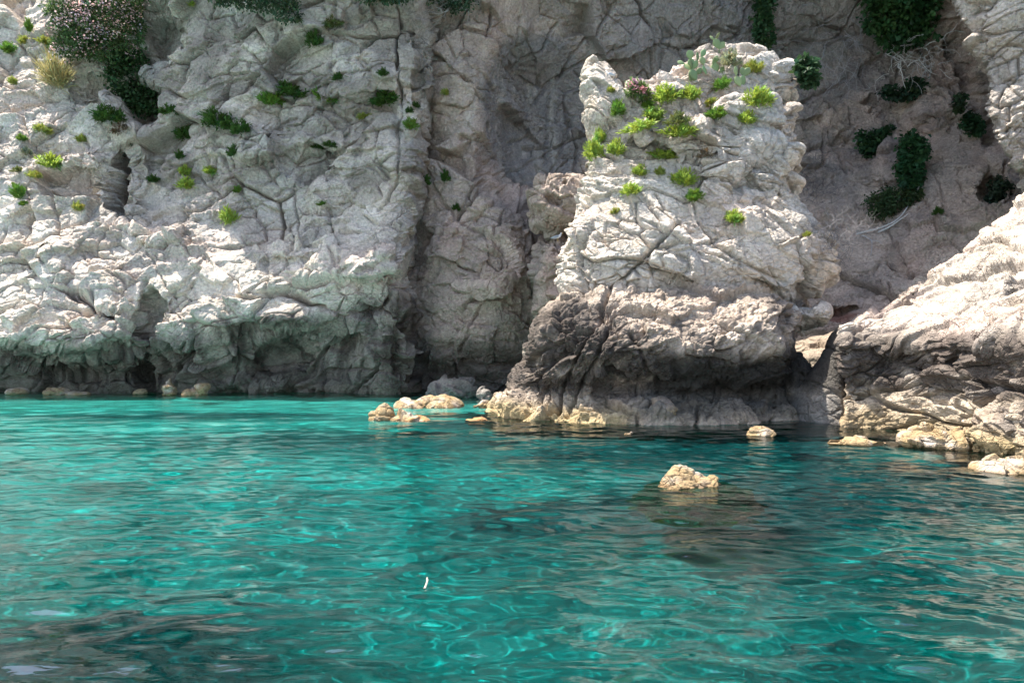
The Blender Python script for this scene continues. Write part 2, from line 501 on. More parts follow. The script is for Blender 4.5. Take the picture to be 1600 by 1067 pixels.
# ------------------------------------------------------------------ cliff: back wall of the cove
BC = [560, 640, 690, 742, 764, 800, 850, 910, 1000, 1100, 1200, 1300, 1400, 1480, 1560, 1680, 1850, 2100]
BR = [
 (800, [39, 38, 37, 36.6, 36.6, 36.6, 37, 38, 38, 38, 36, 33, 31, 31, 31, 31, 30, 29]),
 (617, [38.5, 37.5, 36.6, 36.2, 36.0, 36.0, 36.6, 37.5, 37.5, 37, 34, 31, 30, 30, 30, 30, 29, 28]),
 (570, [38, 37, 36.0, 35.4, 35.2, 35.2, 36, 37.5, 37.6, 37.4, 35.6, 33, 32, 31.6, 31, 31, 30, 29]),
 (520, [37.6, 36.4, 35.0, 34.2, 34.0, 34.2, 35.6, 37.6, 38, 38, 37, 34.6, 33.4, 33, 32, 32, 31, 30]),
 (460, [37.6, 36.4, 34.8, 34.0, 33.8, 34.0, 35.6, 38, 39, 39, 38.4, 36.6, 35, 34.2, 33.4, 33, 32, 31]),
 (390, [37.8, 36.6, 35.2, 34.6, 34.4, 34.6, 36.2, 39, 40, 40.4, 40, 38.6, 36.6, 35.6, 34.6, 34, 33, 32]),
 (330, [38, 37, 35.8, 35.2, 35.0, 35.4, 37.6, 40, 41, 41.4, 41.4, 40.4, 38.2, 36.8, 35.8, 35, 34, 33]),
 (295, [38.4, 37.4, 36.2, 35.6, 36.4, 38.4, 40, 41, 41.4, 41.8, 42, 41.6, 39.4, 37.6, 36.4, 36, 35, 34]),
 (220, [38.8, 37.8, 36.6, 36.0, 38.0, 40.4, 41, 41.4, 41.8, 42, 42.4, 42.6, 41, 39.2, 38, 37, 36, 35]),
 (140, [39, 38, 36.8, 36.4, 37.6, 40.0, 40.6, 41, 41.4, 41.8, 42.4, 43, 42.4, 40.6, 39, 38, 37, 36]),
 (70, [39, 38, 37.0, 36.8, 36.8, 37.8, 38.8, 39.8, 40.6, 41.2, 42, 43, 43, 41.2, 39.4, 38, 37, 36]),
 (0, [38.8, 37.8, 37.0, 36.8, 36.8, 37.2, 38.0, 38.8, 39.6, 40.4, 41.2, 42, 42, 40.6, 39, 38, 37, 36]),
 (-120, [38, 37.2, 36.4, 36.2, 36.2, 36.4, 36.8, 37.2, 37.8, 38.4, 39, 39.4, 39, 38, 37, 36, 35, 34]),
 (-260, [37, 36.4, 35.8, 35.4, 35.2, 35.2, 35.4, 35.6, 36, 36.4, 36.6, 36.4, 35.6, 34.6, 34, 33, 32, 31]),  # unseen overhang from here up, shaped to keep the wall in shade
 (-430, [37, 36, 35.4, 35, 34.8, 34.6, 34.6, 34.8, 35, 35.2, 35, 34.4, 33.4, 32.6, 32, 31, 30, 29]),
 (-500, [46, 45, 44, 44, 44, 44, 44, 44, 44, 44, 44, 44, 43, 42, 41, 40, 39, 38]),
 (-520, [80] * 18),
]
BACK_BLOBS = [(1550, 290, 24, 32, 0, 1.3, .6), (1300, 492, 50, 12, -6, .9, .4), (1440, 170, 55, 40, 30, -1.0, .5), (1370, 260, 40, 40, 20, -.8, .5),
 (775, 420, 55, 75, 0, -.5, .6), (700, 380, 40, 55, 20, -.4, .5), (720, 545, 80, 45, 10, -.5, .5), (1520, 130, 30, 120, -20, 1.2, .6), (700, 130, 50, 90, 10, -.4, .6)]
BACK_CRACKS = fractures(22, (660, 10, 900, 560), (70, 20, -45, 100), 8, .42, 3.2, 32) + fractures(22, (1240, 10, 1560, 480), (60, -30, 10, 100), 9, .42, 3.2, 34) + fractures(12, (900, 0, 1240, 100), (5, 80, -20), 12, .4, 3, 34) + [([(770, 20), (762, 60)], .5, 4), ([(700, 330), (655, 400), (640, 470)], .35, 4), ([(780, 300), (835, 345), (840, 420), (825, 500)], .5, 5),
 ([(655, 480), (720, 520), (800, 540)], .25, 4), ([(660, 555), (740, 590), (800, 610)], .35, 5), ([(1095, 0), (1092, 90)], .3, 3),
 ([(880, 110), (855, 165), (850, 260)], .25, 3), ([(1250, 500), (1300, 488), (1345, 482)], .5, 5)]

def paint_back(V, ids, px, py):
    c = limestone(V, ids, 6.0, pale=.3, pink=.55, grey=.6, streak=.4)
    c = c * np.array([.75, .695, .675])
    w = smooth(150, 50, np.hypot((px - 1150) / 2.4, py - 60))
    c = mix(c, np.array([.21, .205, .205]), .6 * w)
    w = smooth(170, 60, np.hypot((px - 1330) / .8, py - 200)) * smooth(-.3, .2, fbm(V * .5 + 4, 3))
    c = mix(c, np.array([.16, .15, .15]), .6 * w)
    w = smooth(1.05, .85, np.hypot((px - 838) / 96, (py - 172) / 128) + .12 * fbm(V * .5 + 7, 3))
    c = mix(c, np.array([.17, .165, .165]), .7 * w)  # greyer bare rock in the alcove, darkened to stand for its shade
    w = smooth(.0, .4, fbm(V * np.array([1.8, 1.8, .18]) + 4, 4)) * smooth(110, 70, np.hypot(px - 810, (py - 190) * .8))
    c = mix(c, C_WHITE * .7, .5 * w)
    n = fbm(V * .6, 3)
    w = smooth(3.6, 1.6, V[:, 2] + .9 * n) * smooth(1250, 1150, px)
    c = mix(c, C_BLACK * 1.6, .75 * w)
    w = smooth(16, 8, np.hypot((px - 1300) / 3.6, py - 493))
    c = mix(c, np.array([.24, .115, .085]), .8 * w)
    return mix(c, C_GREEN * .5, .9 * (1 - smooth(-.4, .05, V[:, 2])))

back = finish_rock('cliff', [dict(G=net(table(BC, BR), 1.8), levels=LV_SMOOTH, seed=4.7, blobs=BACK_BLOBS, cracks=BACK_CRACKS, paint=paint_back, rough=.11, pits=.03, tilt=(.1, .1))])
tag(back, 'shaded grey limestone wall at the back of the cove with a hollow alcove', 'cliff', kind='structure')

# right hanging buttress
def edge_right(py):
    return float(np.interp(py, [-430, -100, 0, 60, 110, 180, 240, 292], [1380, 1440, 1484, 1512, 1540, 1543, 1568, 1604]))
RC = [-1, 0, 26, 70, 140, 260, 420, 700]
RR = [(330, [36, 34, 34, 34, 33.6, 33, 32, 31]), (300, [35, 32.6, 32, 31.8, 31.4, 31, 30, 29]), (270, [35, 31.8, 31.2, 30.9, 30.6, 30, 29, 28]), (200, [35.5, 32, 31, 30.6, 30.3, 30, 29, 28]),
      (110, [36, 32.4, 31.4, 30.8, 30.4, 30, 29, 28]), (0, [37, 33, 31.8, 31.0, 30.6, 30, 29, 28]), (-120, [37, 33.4, 32, 31.2, 30.6, 30, 29, 28]),
      (-430, [37, 34, 32.4, 31.4, 30.6, 30, 29, 28]), (-460, [48, 48, 48, 48, 48, 48, 48, 48])]
rnet = []
for py, ys in RR:
    e = edge_right(min(py, 292))
    rnet.append([at(e + (c if c >= 0 else 26), py, y) for c, y in zip(RC, ys)])
def paint_right(V, ids, px, py):
    c = limestone(V, ids, 9.0, pale=.45, pink=.25, grey=.55, streak=.25)
    return c * np.array([.85, .85, .86])
rbut = finish_rock('cliff', [dict(G=net(rnet, 1.8), levels=LV_SLOPE, seed=8.2, paint=paint_right, rough=.05, tilt=(-.45, .1),
    cracks=[([(1545, 60), (1560, 120), (1600, 160)], .2, 3), ([(1500, 0), (1530, 25)], .2, 3)])])
tag(rbut, 'grey overhanging limestone buttress at the upper right corner', 'cliff', kind='structure')

# ------------------------------------------------------------------ lofted free-standing rocks
def ring(z, xl, xr, yf, yc, yb, n=28, e=2.5, skew=0.0):
    cx, a = (xl + xr) / 2, (xr - xl) / 2
    pts = []
    for k in range(n):
        t = 2 * math.pi * k / n
        c, s = math.cos(t), math.sin(t)
        X = cx + a * math.copysign(abs(c) ** (2 / e), c)
        b = (yb - yc) if s > 0 else (yc - yf)
        Yv = yc + b * math.copysign(abs(s) ** (2 / e), s) + skew * (X - cx)
        pts.append((X, Yv, z))
    return pts

def loft(rows, step=1.7, n=28, e=2.5):
    """rows bottom to top: (py, xl, xr, Yf, Yc, Yb[, skew]) with py/xl/xr read at depth Yc"""
    out = []
    for r in rows:
        py, xl, xr, yf, yc, yb = r[:6]
        out.append(ring(EYE - (py - CY) / F * yc, (xl - CX) / F * yc, (xr - CX) / F * yc, yf, yc, yb, n, e, r[6] if len(r) > 6 else 0.0))
    # close the top
    last = np.array(out[-1]); c = last.mean(0)
    for k in (.55, .1): out.append(list(map(tuple, c + (last - c) * k + np.array([0, 0, .06 * (1 - k)]))))
    return net(out, step, True)

def lump(px, py, Y, rx, ry, rd, tilt=0.0, step=1.7, e=2.3):
    x, y, z = at(px, py, Y)
    s = Y / F
    rows = []
    for k in range(9):
        f = -.98 + 1.96 * k / 8
        w = math.sqrt(max(1 - abs(f) ** e, .004))
        rows.append([(p[0] + tilt * f * rx * s, p[1], p[2]) for p in ring(z + f * ry * s, x - rx * s * w, x + rx * s * w, y - rd * w, y, y + rd * w, 16, e)])
    for q in (0, -1):
        c = np.array(rows[q]).mean(0)
        cap = [tuple(c + (np.array(p) - c) * .03) for p in rows[q]]
        rows = [cap] + rows if q == 0 else rows + [cap]
    return net(rows, step, True, mn=3)

S_CRACKS = [([(1062, 345), (1010, 400), (955, 455), (925, 520), (900, 560), (868, 640)], .45, 4.5), ([(960, 490), (925, 580), (880, 650)], .35, 4),
 ([(985, 520), (1020, 590), (1040, 620)], .3, 5), ([(1105, 205), (1100, 235), (1090, 250)], .35, 4), ([(1140, 235), (1165, 250), (1200, 232), (1235, 220)], .35, 4),
 ([(1080, 320), (1120, 380), (1180, 420), (1225, 440)], .25, 4), ([(925, 250), (895, 330), (872, 410)], .3, 4), ([(1160, 255), (1175, 290), (1200, 320)], .3, 4),
 ([(1010, 395), (1090, 385), (1160, 415)], .15, 3), ([(1170, 240), (1180, 275)], .3, 6)]

def paint_body(V, ids, px, py):
    c = limestone(V, ids, 12.0, pale=.55, pink=.45, grey=.6, streak=.4)
    w = smooth(1070, 1190, px) * smooth(330, 250, py)
    c = mix(c, C_GREY * 1.1, .35 * w)  # upper right side greyed: its weaker sunlight put into the colour
    w = smooth(-.1, .3, fbm(V * 1.5 + 2, 4)) * smooth(470, 380, py) * smooth(1020, 900, px) * .25
    c = mix(c, C_DGREY, w)
    return c

def paint_base(V, ids, px, py):
    c = limestone(V, ids, 15.0, pale=.35, pink=.6, grey=.45, streak=.35) * np.array([.86, .81, .77])
    n = fbm(V * .7 + 3, 4)
    z = V[:, 2] + .35 * (px - 1000) / 250 * -1.0
    hi = np.interp(px, [760, 900, 1000, 1100, 1180, 1260], [3.6, 3.5, 2.4, 1.9, 2.0, 2.4])
    w = smooth(.5, 1.0, V[:, 2] + .3 * n) * (1 - smooth(hi - .5, hi + .7, V[:, 2] + 1.1 * n))
    w *= smooth(-.6, -.05, fbm(V * 1.4 + 5, 4))
    c = mix(c, np.array([.055, .045, .038]), .95 * w)
    c = mix(c, np.array([.12, .10, .085]), .75 * smooth(-.1, .3, fbm(V * 1.1 + 35, 4)) * smooth(4.4, 3.2, V[:, 2]))
    c = mix(c, C_DGREY * .7, .8 * smooth(-.1, .3, V[:, 2]) * smooth(1.4, .7, V[:, 2]) * smooth(980, 1020, px))
    w = smooth(.55, 1.0, V[:, 2] + .2 * n) * smooth(2.3, 1.6, V[:, 2] + .5 * n) * smooth(1000, 1060, px)
    c = mix(c, C_BLACK * .8, .95 * w)
    w = (1 - smooth(.1, .75, V[:, 2] + .3 * n)) * (1 - .75 * smooth(960, 1010, px))
    c = mix(c, C_OCHRE, .85 * w)
    return mix(c, C_GREEN * .6, .9 * (1 - smooth(-.5, -.08, V[:, 2])))

body = loft([(600, 890, 1190, 24.3, 25.4, 28), (520, 884, 1206, 23.5, 25, 28.2), (492, 880, 1240, 22.8, 25, 28.4), (466, 876, 1266, 22.6, 25, 28.5), (440, 871, 1284, 22.3, 25, 28.5), (410, 872, 1290, 22.25, 25, 28.5),
 (370, 882, 1270, 22.6, 25, 28.5), (330, 896, 1236, 23.1, 25.2, 28.5), (290, 910, 1226, 23.5, 25.4, 28.5), (250, 916, 1230, 23.9, 25.6, 28.5), (210, 926, 1222, 24.3, 25.8, 28.4),
 (175, 936, 1220, 24.6, 26, 28.3), (145, 975, 1214, 24.9, 26.1, 28.2), (115, 1046, 1204, 25.2, 26.2, 28), (95, 1085, 1195, 25.6, 26.3, 27.8), (82, 1118, 1184, 26.0, 26.5, 27.3)], 1.6)
base = loft([(800, 735, 1240, 20.4, 24.3, 28), (647, 772, 1226, 20.9, 24.5, 28), (622, 796, 1222, 21.5, 24.5, 28), (600, 808, 1218, 21.9, 24.5, 28), (578, 818, 1216, 21.2, 24.5, 28), (550, 822, 1216, 20.75, 24.5, 28),
 (520, 828, 1222, 20.9, 24.5, 28), (495, 840, 1242, 21.4, 24.6, 28), (475, 862, 1248, 22.0, 24.7, 28), (460, 889, 1236, 22.7, 24.8, 27.8), (452, 920, 1200, 23.3, 24.9, 27)], 1.6)
foot = loft([(800, 730, 900, 22.3, 25, 27), (660, 762, 880, 23.0, 25.2, 27), (640, 768, 872, 23.2, 25.2, 27), (615, 785, 866, 23.5, 25.2, 27), (590, 800, 860, 23.8, 25.2, 27), (575, 815, 850, 24.2, 25.2, 26.5)], 1.6)
horn = loft([(260, 922, 990, 24.8, 25.8, 26.8), (225, 920, 988, 24.7, 25.7, 26.8), (195, 914, 990, 24.5, 25.7, 26.8), (170, 911, 988, 24.5, 25.7, 26.7), (148, 910, 978, 24.7, 25.7, 26.6),
 (128, 910, 968, 24.9, 25.7, 26.5), (112, 910, 956, 25.1, 25.7, 26.4), (100, 915, 945, 25.3, 25.7, 26.2)], 1.6)
KNOBS = [(1239, 254, 25.4, 14, 21, .45, .1), (1224, 190, 25.5, 16, 16, .5, .2), (1216, 122, 25.8, 12, 13, .4, .3), (1227, 148, 25.7, 10, 12, .35, 0), (1207, 246, 24.5, 36, 14, .6, .3), (1226, 300, 25.2, 18, 24, .5, .1),
 (1222, 218, 25.4, 20, 22, .5, 0), (1192, 282, 24.4, 28, 36, .7, 0), (1130, 268, 23.9, 32, 24, .6, .3), (1125, 305, 23.6, 22, 20, .5, 0), (1178, 88, 26.4, 12, 9, .4, 0), (1125, 92, 26.4, 24, 14, .6, 0),
 (1262, 405, 24.3, 30, 40, 1.0, .2), (1110, 226, 24.2, 60, 26, .6, -.4), (1172, 195, 24.6, 40, 46, .7, .1), (1035, 165, 25.3, 40, 18, .6, -.5), (1240, 500, 24.0, 26, 18, 1.4, .2)]
sg = [dict(G=body, closed=True, levels=LV_STACK, seed=2.1, cracks=S_CRACKS, paint=paint_body, rough=.04, tilt=(.35, .1), pits=.025),
      dict(G=base, closed=True, levels=LV_CRUST, seed=3.3, cracks=S_CRACKS, paint=paint_base, rough=.05, tilt=(-.2, .1), pits=.10,
           blobs=[(1130, 625, 115, 34, 0, .6, .5), (960, 600, 30, 60, 30, .25, .6)]),
      dict(G=foot, closed=True, levels=LV_CRUST, seed=5.3, paint=paint_base, rough=.05, tilt=(1.2, .1), pits=.07, cracks=S_CRACKS),
      dict(G=horn, closed=True, levels=LV_STACK, seed=6.3, paint=paint_body, rough=.035, amp=.7, tilt=(.9, .1), pits=.03)]
for k, (px, py, Y, rx, ry, rd, tl) in enumerate(KNOBS):
    sg.append(dict(G=lump(px - .35 * rx, py, Y, rx * 1.3, ry * 1.05, rd * 1.2, tl, e=4.0), closed=True, levels=LV_STACK, seed=7.7 + k, paint=paint_body, rough=.05, amp=1.15, pits=.03))
stack = finish_rock('sea_stack', sg)
tag(stack, 'tall freestanding limestone stack with tufts on top rising from the cove', 'sea stack')

# ------------------------------------------------------------------ right outcrop, pinnacle, blocks in the gap
OC = [ # px, py water, py lip, Y lip, py ridge, Y ridge
 (1318, 668, 545, 20.2, 512, 21.6), (1345, 669, 540, 20.0, 496, 22.0), (1398, 673, 535, 19.5, 468, 22.6), (1450, 681, 530, 18.5, 438, 23), (1500, 692, 530, 17.3, 398, 23.2), (1560, 706, 530, 16.0, 348, 23.4),
 (1620, 722, 530, 14.8, 300, 23.6), (1720, 745, 530, 13.2, 230, 24), (1850, 770, 530, 11.8, 160, 24), (2050, 800, 530, 10.6, 100, 24)]
rows = [[] for _ in range(10)]
def add_col(px, pw, pl, yl, pr, yr, dpx=0, dy=0):
    yw = EYE * F / (pw - CY)
    def L(a, b, t): return a + (b - a) * t
    pr_list = [(pw + 110, yw - .35), (pw, yw), (L(pw, pl, .35), yw + .3), (L(pw, pl, .75), L(yw, yl, .75) + .35), (pl, yl), (L(pl, pr, .3), L(yl, yr, .25)), (L(pl, pr, .65), L(yl, yr, .58)), (pr, yr), (pr + 25, yr + 1.6), (pr + 150, yr + 2.6)]
    for r, (py, Y) in zip(rows, pr_list): r.append(at(px + dpx, py, Y + dy))
add_col(*OC[0], dpx=26, dy=3.5)
add_col(*OC[0], dpx=6, dy=1.5)
for c in OC: add_col(*c)
O_CRACKS = [([(1320, 545), (1400, 560), (1480, 545)], .2, 4), ([(1402, 445), (1440, 470), (1600, 480)], .12, 3), ([(1500, 640), (1520, 690)], .4, 6), ([(1340, 520), (1430, 490), (1600, 500)], .15, 4)]
def paint_outcrop(V, ids, px, py):
    c = limestone(V, ids, 21.0, pale=.4, pink=.75, grey=.35, streak=.25) * .74
    n = fbm(V * .9 + 3, 4)
    w = smooth(.75, 1.1, V[:, 2] + .35 * n) * (1 - smooth(2.0, 2.9, V[:, 2] + .7 * n)) * smooth(-.55, 0, fbm(V * 1.5 + 5, 4))
    c = mix(c, np.array([.07, .055, .046]), .92 * w)
    c = mix(c, C_TAN, .6 * smooth(1.3, .7, V[:, 2] + .3 * n))
    c = mix(c, np.array([.25, .185, .10]), .8 * (1 - smooth(.1, .8, V[:, 2] + .4 * n)))
    return mix(c, C_GREEN * .6, .9 * (1 - smooth(-.5, -.08, V[:, 2])))
outcrop = finish_rock('rock_outcrop', [dict(G=net(rows, 1.7), levels=LV_SLOPE, seed=10.4, paint=paint_outcrop, cracks=O_CRACKS, rough=.045, tilt=(-.35, .1), pits=.06,
    blobs=[(1490, 585, 60, 34, 0, .5, .5), (1565, 610, 30, 50, 0, .5, .5), (1412, 452, 16, 10, 0, -.4, .5)])])
tag(outcrop, 'sunlit white and pink rock outcrop sloping into the water beside the pinnacle', 'rock outcrop')

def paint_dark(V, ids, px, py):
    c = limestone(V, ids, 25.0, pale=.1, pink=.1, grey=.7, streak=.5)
    c = mix(c, C_BLACK * .9, .93 * smooth(.5, 1.0, V[:, 2] + .3 * fbm(V * .8, 3)))  # black coat; on the pinnacle it also stands in for the stack's shadow
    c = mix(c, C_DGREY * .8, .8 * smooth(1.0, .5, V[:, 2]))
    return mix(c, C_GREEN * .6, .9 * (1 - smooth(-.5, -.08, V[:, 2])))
pin = loft([(780, 1236, 1318, 20.8, 22.2, 24), (662, 1246, 1310, 21.0, 22.2, 23.6), (630, 1254, 1310, 21.2, 22.2, 23.5), (600, 1268, 1311, 21.4, 22.2, 23.3), (570, 1285, 1313, 21.5, 22.2, 23.1),
            (545, 1297, 1317, 21.6, 22.2, 22.9), (525, 1303, 1320, 21.7, 22.2, 22.8), (516, 1306, 1318, 21.9, 22.2, 22.6)], 1.6, 20)
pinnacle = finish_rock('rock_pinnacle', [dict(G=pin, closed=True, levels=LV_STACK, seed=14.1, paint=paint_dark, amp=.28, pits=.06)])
tag(pinnacle, 'dark shaded finger of rock standing between the stack and the outcrop', 'rock')

def boulder(name, label, cat, px, py, Y, rx, ry, rd, paint, seed, tilt=0.0, amp=.5, levels=LV_STACK, pits=.03, group=None, extra=(), e=1.75):
    gs = [dict(G=lump(px, py, Y, rx, ry, rd, tilt, e=e), closed=True, levels=levels, seed=seed, paint=paint, amp=amp, pits=pits, rough=.03)]
    for k, (qx, qy, Y2, ax, ay, ad, tl) in enumerate(extra):
        gs.append(dict(G=lump(qx, qy, Y2, ax, ay, ad, tl, e=e), closed=True, levels=levels, seed=seed + 3 + k, paint=paint, amp=amp, pits=pits, rough=.03))
    return tag(finish_rock(name, gs), label, cat, group)

def paint_pale(V, ids, px, py): return limestone(V, ids, 30.0, pale=.2, pink=.3, grey=.4, streak=.3) * np.array([.62, .58, .53])
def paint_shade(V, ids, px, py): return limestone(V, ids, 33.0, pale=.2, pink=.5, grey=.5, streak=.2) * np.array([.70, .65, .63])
boulder('boulder', 'flat topped sunlit pale block in the gap behind the dark pinnacle', 'boulder', 1278, 572, 30.5, 60, 46, 1.6, paint_pale, 31.0, levels=LV_STACK, e=3.2, extra=[(1280, 566, 29, 30, 20, .8, 0)])
boulder('boulder', 'dark rounded boulder wedged between the stack and the pinnacle', 'boulder', 1246, 600, 23.6, 24, 46, .8, paint_dark, 34.0)
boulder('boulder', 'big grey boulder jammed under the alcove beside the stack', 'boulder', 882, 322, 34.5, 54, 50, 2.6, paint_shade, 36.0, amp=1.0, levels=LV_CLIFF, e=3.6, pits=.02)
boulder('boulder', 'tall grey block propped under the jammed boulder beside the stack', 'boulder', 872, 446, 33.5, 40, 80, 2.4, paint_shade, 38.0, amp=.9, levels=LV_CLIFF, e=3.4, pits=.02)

# ------------------------------------------------------------------ loose rocks along the waterline
def paint_ochre(V, ids, px, py):
    c = limestone(V, ids, 40.0, pale=.2, pink=.2, grey=.3, streak=.2) * .85
    n = fbm(V * 2.5 + 3, 3)
    c = mix(c, np.array([.29, .20, .095]), .9 * smooth(-.55, .15, n))
    return mix(c, np.array([.21, .135, .065]), .85 * (1 - smooth(-.02, .08, V[:, 2] + .05 * n)))
def paint_rust(V, ids, px, py):
    c = limestone(V, ids, 43.0, pale=.1, pink=.1, grey=.1, streak=.1)
    n = fbm(V * 3 + 3, 3)
    c = mix(c, np.array([.36, .19, .07]), .9 * smooth(-.6, .1, n))
    return mix(c, np.array([.13, .08, .04]), .85 * (1 - smooth(-.02, .06, V[:, 2])))
def paint_wet(V, ids, px, py):
    c = limestone(V, ids, 46.0, pale=.1, pink=.3, grey=.6, streak=.4) * np.array([.62, .57, .52])
    n = fbm(V * .9 + 3, 3)
    c = mix(c, np.array([.10, .095, .09]), .75 * smooth(.35, .8, V[:, 2] + .25 * n) * smooth(-.4, .2, n))
    return mix(c, C_OCHRE, .75 * (1 - smooth(.2, .6, V[:, 2] + .3 * n)))
LV_STONE = [((.7, .7, .5), .06, .42, .08, .04), ((.32, .32, .22), .03, .12, .05, .06)]
def yw(py): return EYE * F / (py - CY)          # distance of the still water seen at that height
for (lab, px, py, Y, rx, ry, rd, tl, pnt, ex) in [
    ('pale yellow holed rock in the water left of the stack', 598, 655, yw(655), 22, 23, .5, .1, paint_ochre, [(626, 657, yw(656), 22, 7, .4, 0)]),
    ('low rust brown rock awash beside the pale yellow holed rock', 652, 660, yw(657), 20, 8, .4, 0, paint_rust, []),
    ('small orange brown rock awash between the yellow rocks and the stack', 744, 660, yw(658), 17, 8, .4, 0, paint_rust, []),
    ('long twin humped yellow rock in front of the dark recess', 697, 635, yw(637), 29, 18, .7, 0, paint_ochre, [(658, 635, yw(637) + .3, 28, 13, .6, .3), (642, 637, yw(637), 22, 6, .5, 0)]),
    ('small rounded yellow stone touching the left foot of the stack', 756, 634, yw(637), 12, 11, .35, 0, paint_ochre, []),
    ('small sharp topped yellow rock in dark water before the right side of the stack', 1190, 680, yw(681), 24, 15, .35, 0, paint_ochre, []),
    ('tiny pale stone breaking the water before the middle of the stack', 982, 678, yw(679), 9, 6, .12, 0, paint_ochre, []),
    ('long flat pale rock barely above the water before the outcrop', 1338, 692, yw(694), 46, 5, .3, 0, paint_ochre, []),
    ('broad ochre rock with red brown weed at its foot below the outcrop', 1456, 686, yw(697), 42, 22, .6, .1, paint_ochre, [(1420, 688, yw(697), 16, 14, .4, 0), (1488, 694, yw(697) - .2, 24, 7, .4, 0)]),
    ('bright ochre rock at the right edge of the water', 1584, 733, yw(736), 38, 16, .5, 0, paint_ochre, [(1560, 736, yw(737), 30, 9, .4, 0)]),
    ('low brown weedy rock awash beside the bright ochre rock', 1534, 738, yw(731), 18, 8, .3, 0, paint_rust, []),
    ('large dark grey weathered boulder leaning on the outcrop at the right edge', 1588, 676, yw(712) + .5, 58, 56, 1.0, .2, paint_wet, [(1645, 664, yw(712) + .3, 58, 66, 1.0, 0)]),
    ('low pale yellow rock at the foot of the headland, leftmost', 26, 613, 33.4, 16, 6, .5, 0, paint_ochre, []),
    ('ragged pale rock with two peaks at the foot of the headland', 88, 614, 33.3, 18, 7, .5, 0, paint_ochre, [(122, 616, 33.2, 17, 4.5, .4, 0)]),
    ('tall pointed tan rock at the foot of the headland', 264, 614, 33.2, 9, 21, .35, 0, paint_ochre, []),
    ('knobbly yellow rock at the foot of the headland right of the pointed one', 316, 612, 33.2, 11, 14, .35, .15, paint_ochre, [(299, 616, 33.2, 12, 6, .4, 0)]),
    ('low dark rock in the mouth of the small sea cave', 219, 614, 33.8, 11, 6, .4, 0, paint_wet, []),
    ('dark grey slab lying at the back of the recess', 706, 612, 32.5, 44, 20, 1.2, 0, paint_dark, []),
    ('small dark grey boulder between the recess and the stack', 756, 620, 30.5, 16, 16, .6, 0, paint_dark, []),
    ('pitted tan rock nub against the shaded front foot of the stack', 1036, 650, yw(661) + .25, 20, 26, .5, 0, paint_wet, [(1054, 657, yw(661) + .1, 14, 12, .3, 0)]),
    ('low pitted pale rock at the front foot of the stack left of the nub', 960, 653, yw(658) + .2, 26, 13, .45, -.2, paint_wet, [])]:
    boulder('boulder', lab, 'rock', px, py, Y, rx, ry, rd, pnt, 50.0 + px * .013, tl, min(1.0, .35 + ry * Y / F), LV_STONE, .012, 'loose rocks along the waterline', ex)
fr_ = loft([(900, 985, 1185, 10.8, 11.85, 12.9), (800, 1012, 1160, 11.1, 11.85, 12.7), (764, 1026, 1134, 11.4, 11.85, 12.4), (755, 1031, 1127, 11.5, 11.85, 12.35), (748, 1034, 1114, 11.55, 11.85, 12.3), (743, 1038, 1100, 11.62, 11.85, 12.2), (737, 1045, 1086, 11.7, 11.87, 12.1), (731, 1054, 1074, 11.78, 11.9, 12.05)], 1.7, 20, 2.2)
near_rock = tag(finish_rock('boulder', [dict(G=fr_, closed=True, levels=[((.5, .5, .35), .02, .14, .04, .05), ((.2, .2, .14), .015, .05, .03, .07)], seed=61.3, paint=paint_ochre, rough=.02, rscale=6, ledge=None)]),
    'pale yellow rock sloping into the water, nearest to the viewer', 'rock', 'loose rocks along the waterline')
near_rock.cycles.is_caustics_receiver = True
for px, py, w in [(973, 656, 5), (984, 658, 4), (1003, 660, 3)]:
    boulder('pebble', 'small white stone at the foot of the stack left of the pitted nub', 'stone', px, py, yw(661), w, 3.5, .07, paint_pale, 3.0 + px, 0, .2, LV_STONE, 0, 'white stones at the foot of the stack')

# ------------------------------------------------------------------ seabed, then water
def refract_hit(px, py, depth):
    """where a look through pixel meets the bed at that depth under still water"""
    Yw = EYE * F / (py - CY); Xw = (px - CX) / F * Yw
    h = math.hypot(Xw, Yw); s = math.sin(math.atan2(h, EYE)) / 1.33
    t = math.tan(math.asin(s)) * depth
    return Xw + Xw / h * t, Yw + Yw / h * t

DARKS = [(130, 1000, 3.0, 1.5, 1.3), (60, 1060, 2.6, 1.2, 1.2), (330, 980, 1.2, .7, .8), (640, 690, 9, 2.2, .9), (300, 655, 7, 1.4, .9), (1080, 795, 4.6, 1.5, 1.3), (1100, 705, 7, 2.6, 1.2), (1300, 760, 5, 2.6, 1.2),
         (1480, 740, 5, 3, 1.0), (1250, 690, 6, 3.6, 1.0), (790, 668, 4, 1.6, 1.0), (850, 850, 2, .5, .5), (1150, 905, 1.5, .4, .5), (1450, 880, 3, 1.0, .7), (560, 760, 2.5, .7, .45), (1290, 990, 1.6, .6, .6)]
DARKS = [refract_hit(px, py, 3.0) + (rx, ry, k) for px, py, rx, ry, k in DARKS]
def bed(x, y):
    """height of the seabed and how much weed or dark stone covers it"""
    P = np.stack([x, y, np.zeros_like(x)], -1).reshape(-1, 3)
    nb = fbm(P * .16 + 3, 4); nb2 = fbm(P * .7 + 8, 5, .6)
    shore = smooth(10, 34, P[:, 1])
    z = -3.9 + 2.2 * shore + .45 * nb + .12 * nb2
    dark = .5 * smooth(.2, .5, nb2 * .7 + nb * .7)
    for (cx, cy_, rx, ry, k) in DARKS:
        r = np.hypot((P[:, 0] - cx) / rx, (P[:, 1] - cy_) / ry) + .55 * nb2
        dark = np.maximum(dark, k * smooth(1.4, .35, r))
    return z + .5 * np.clip(dark, 0, 1), np.clip(dark, 0, 1), nb2

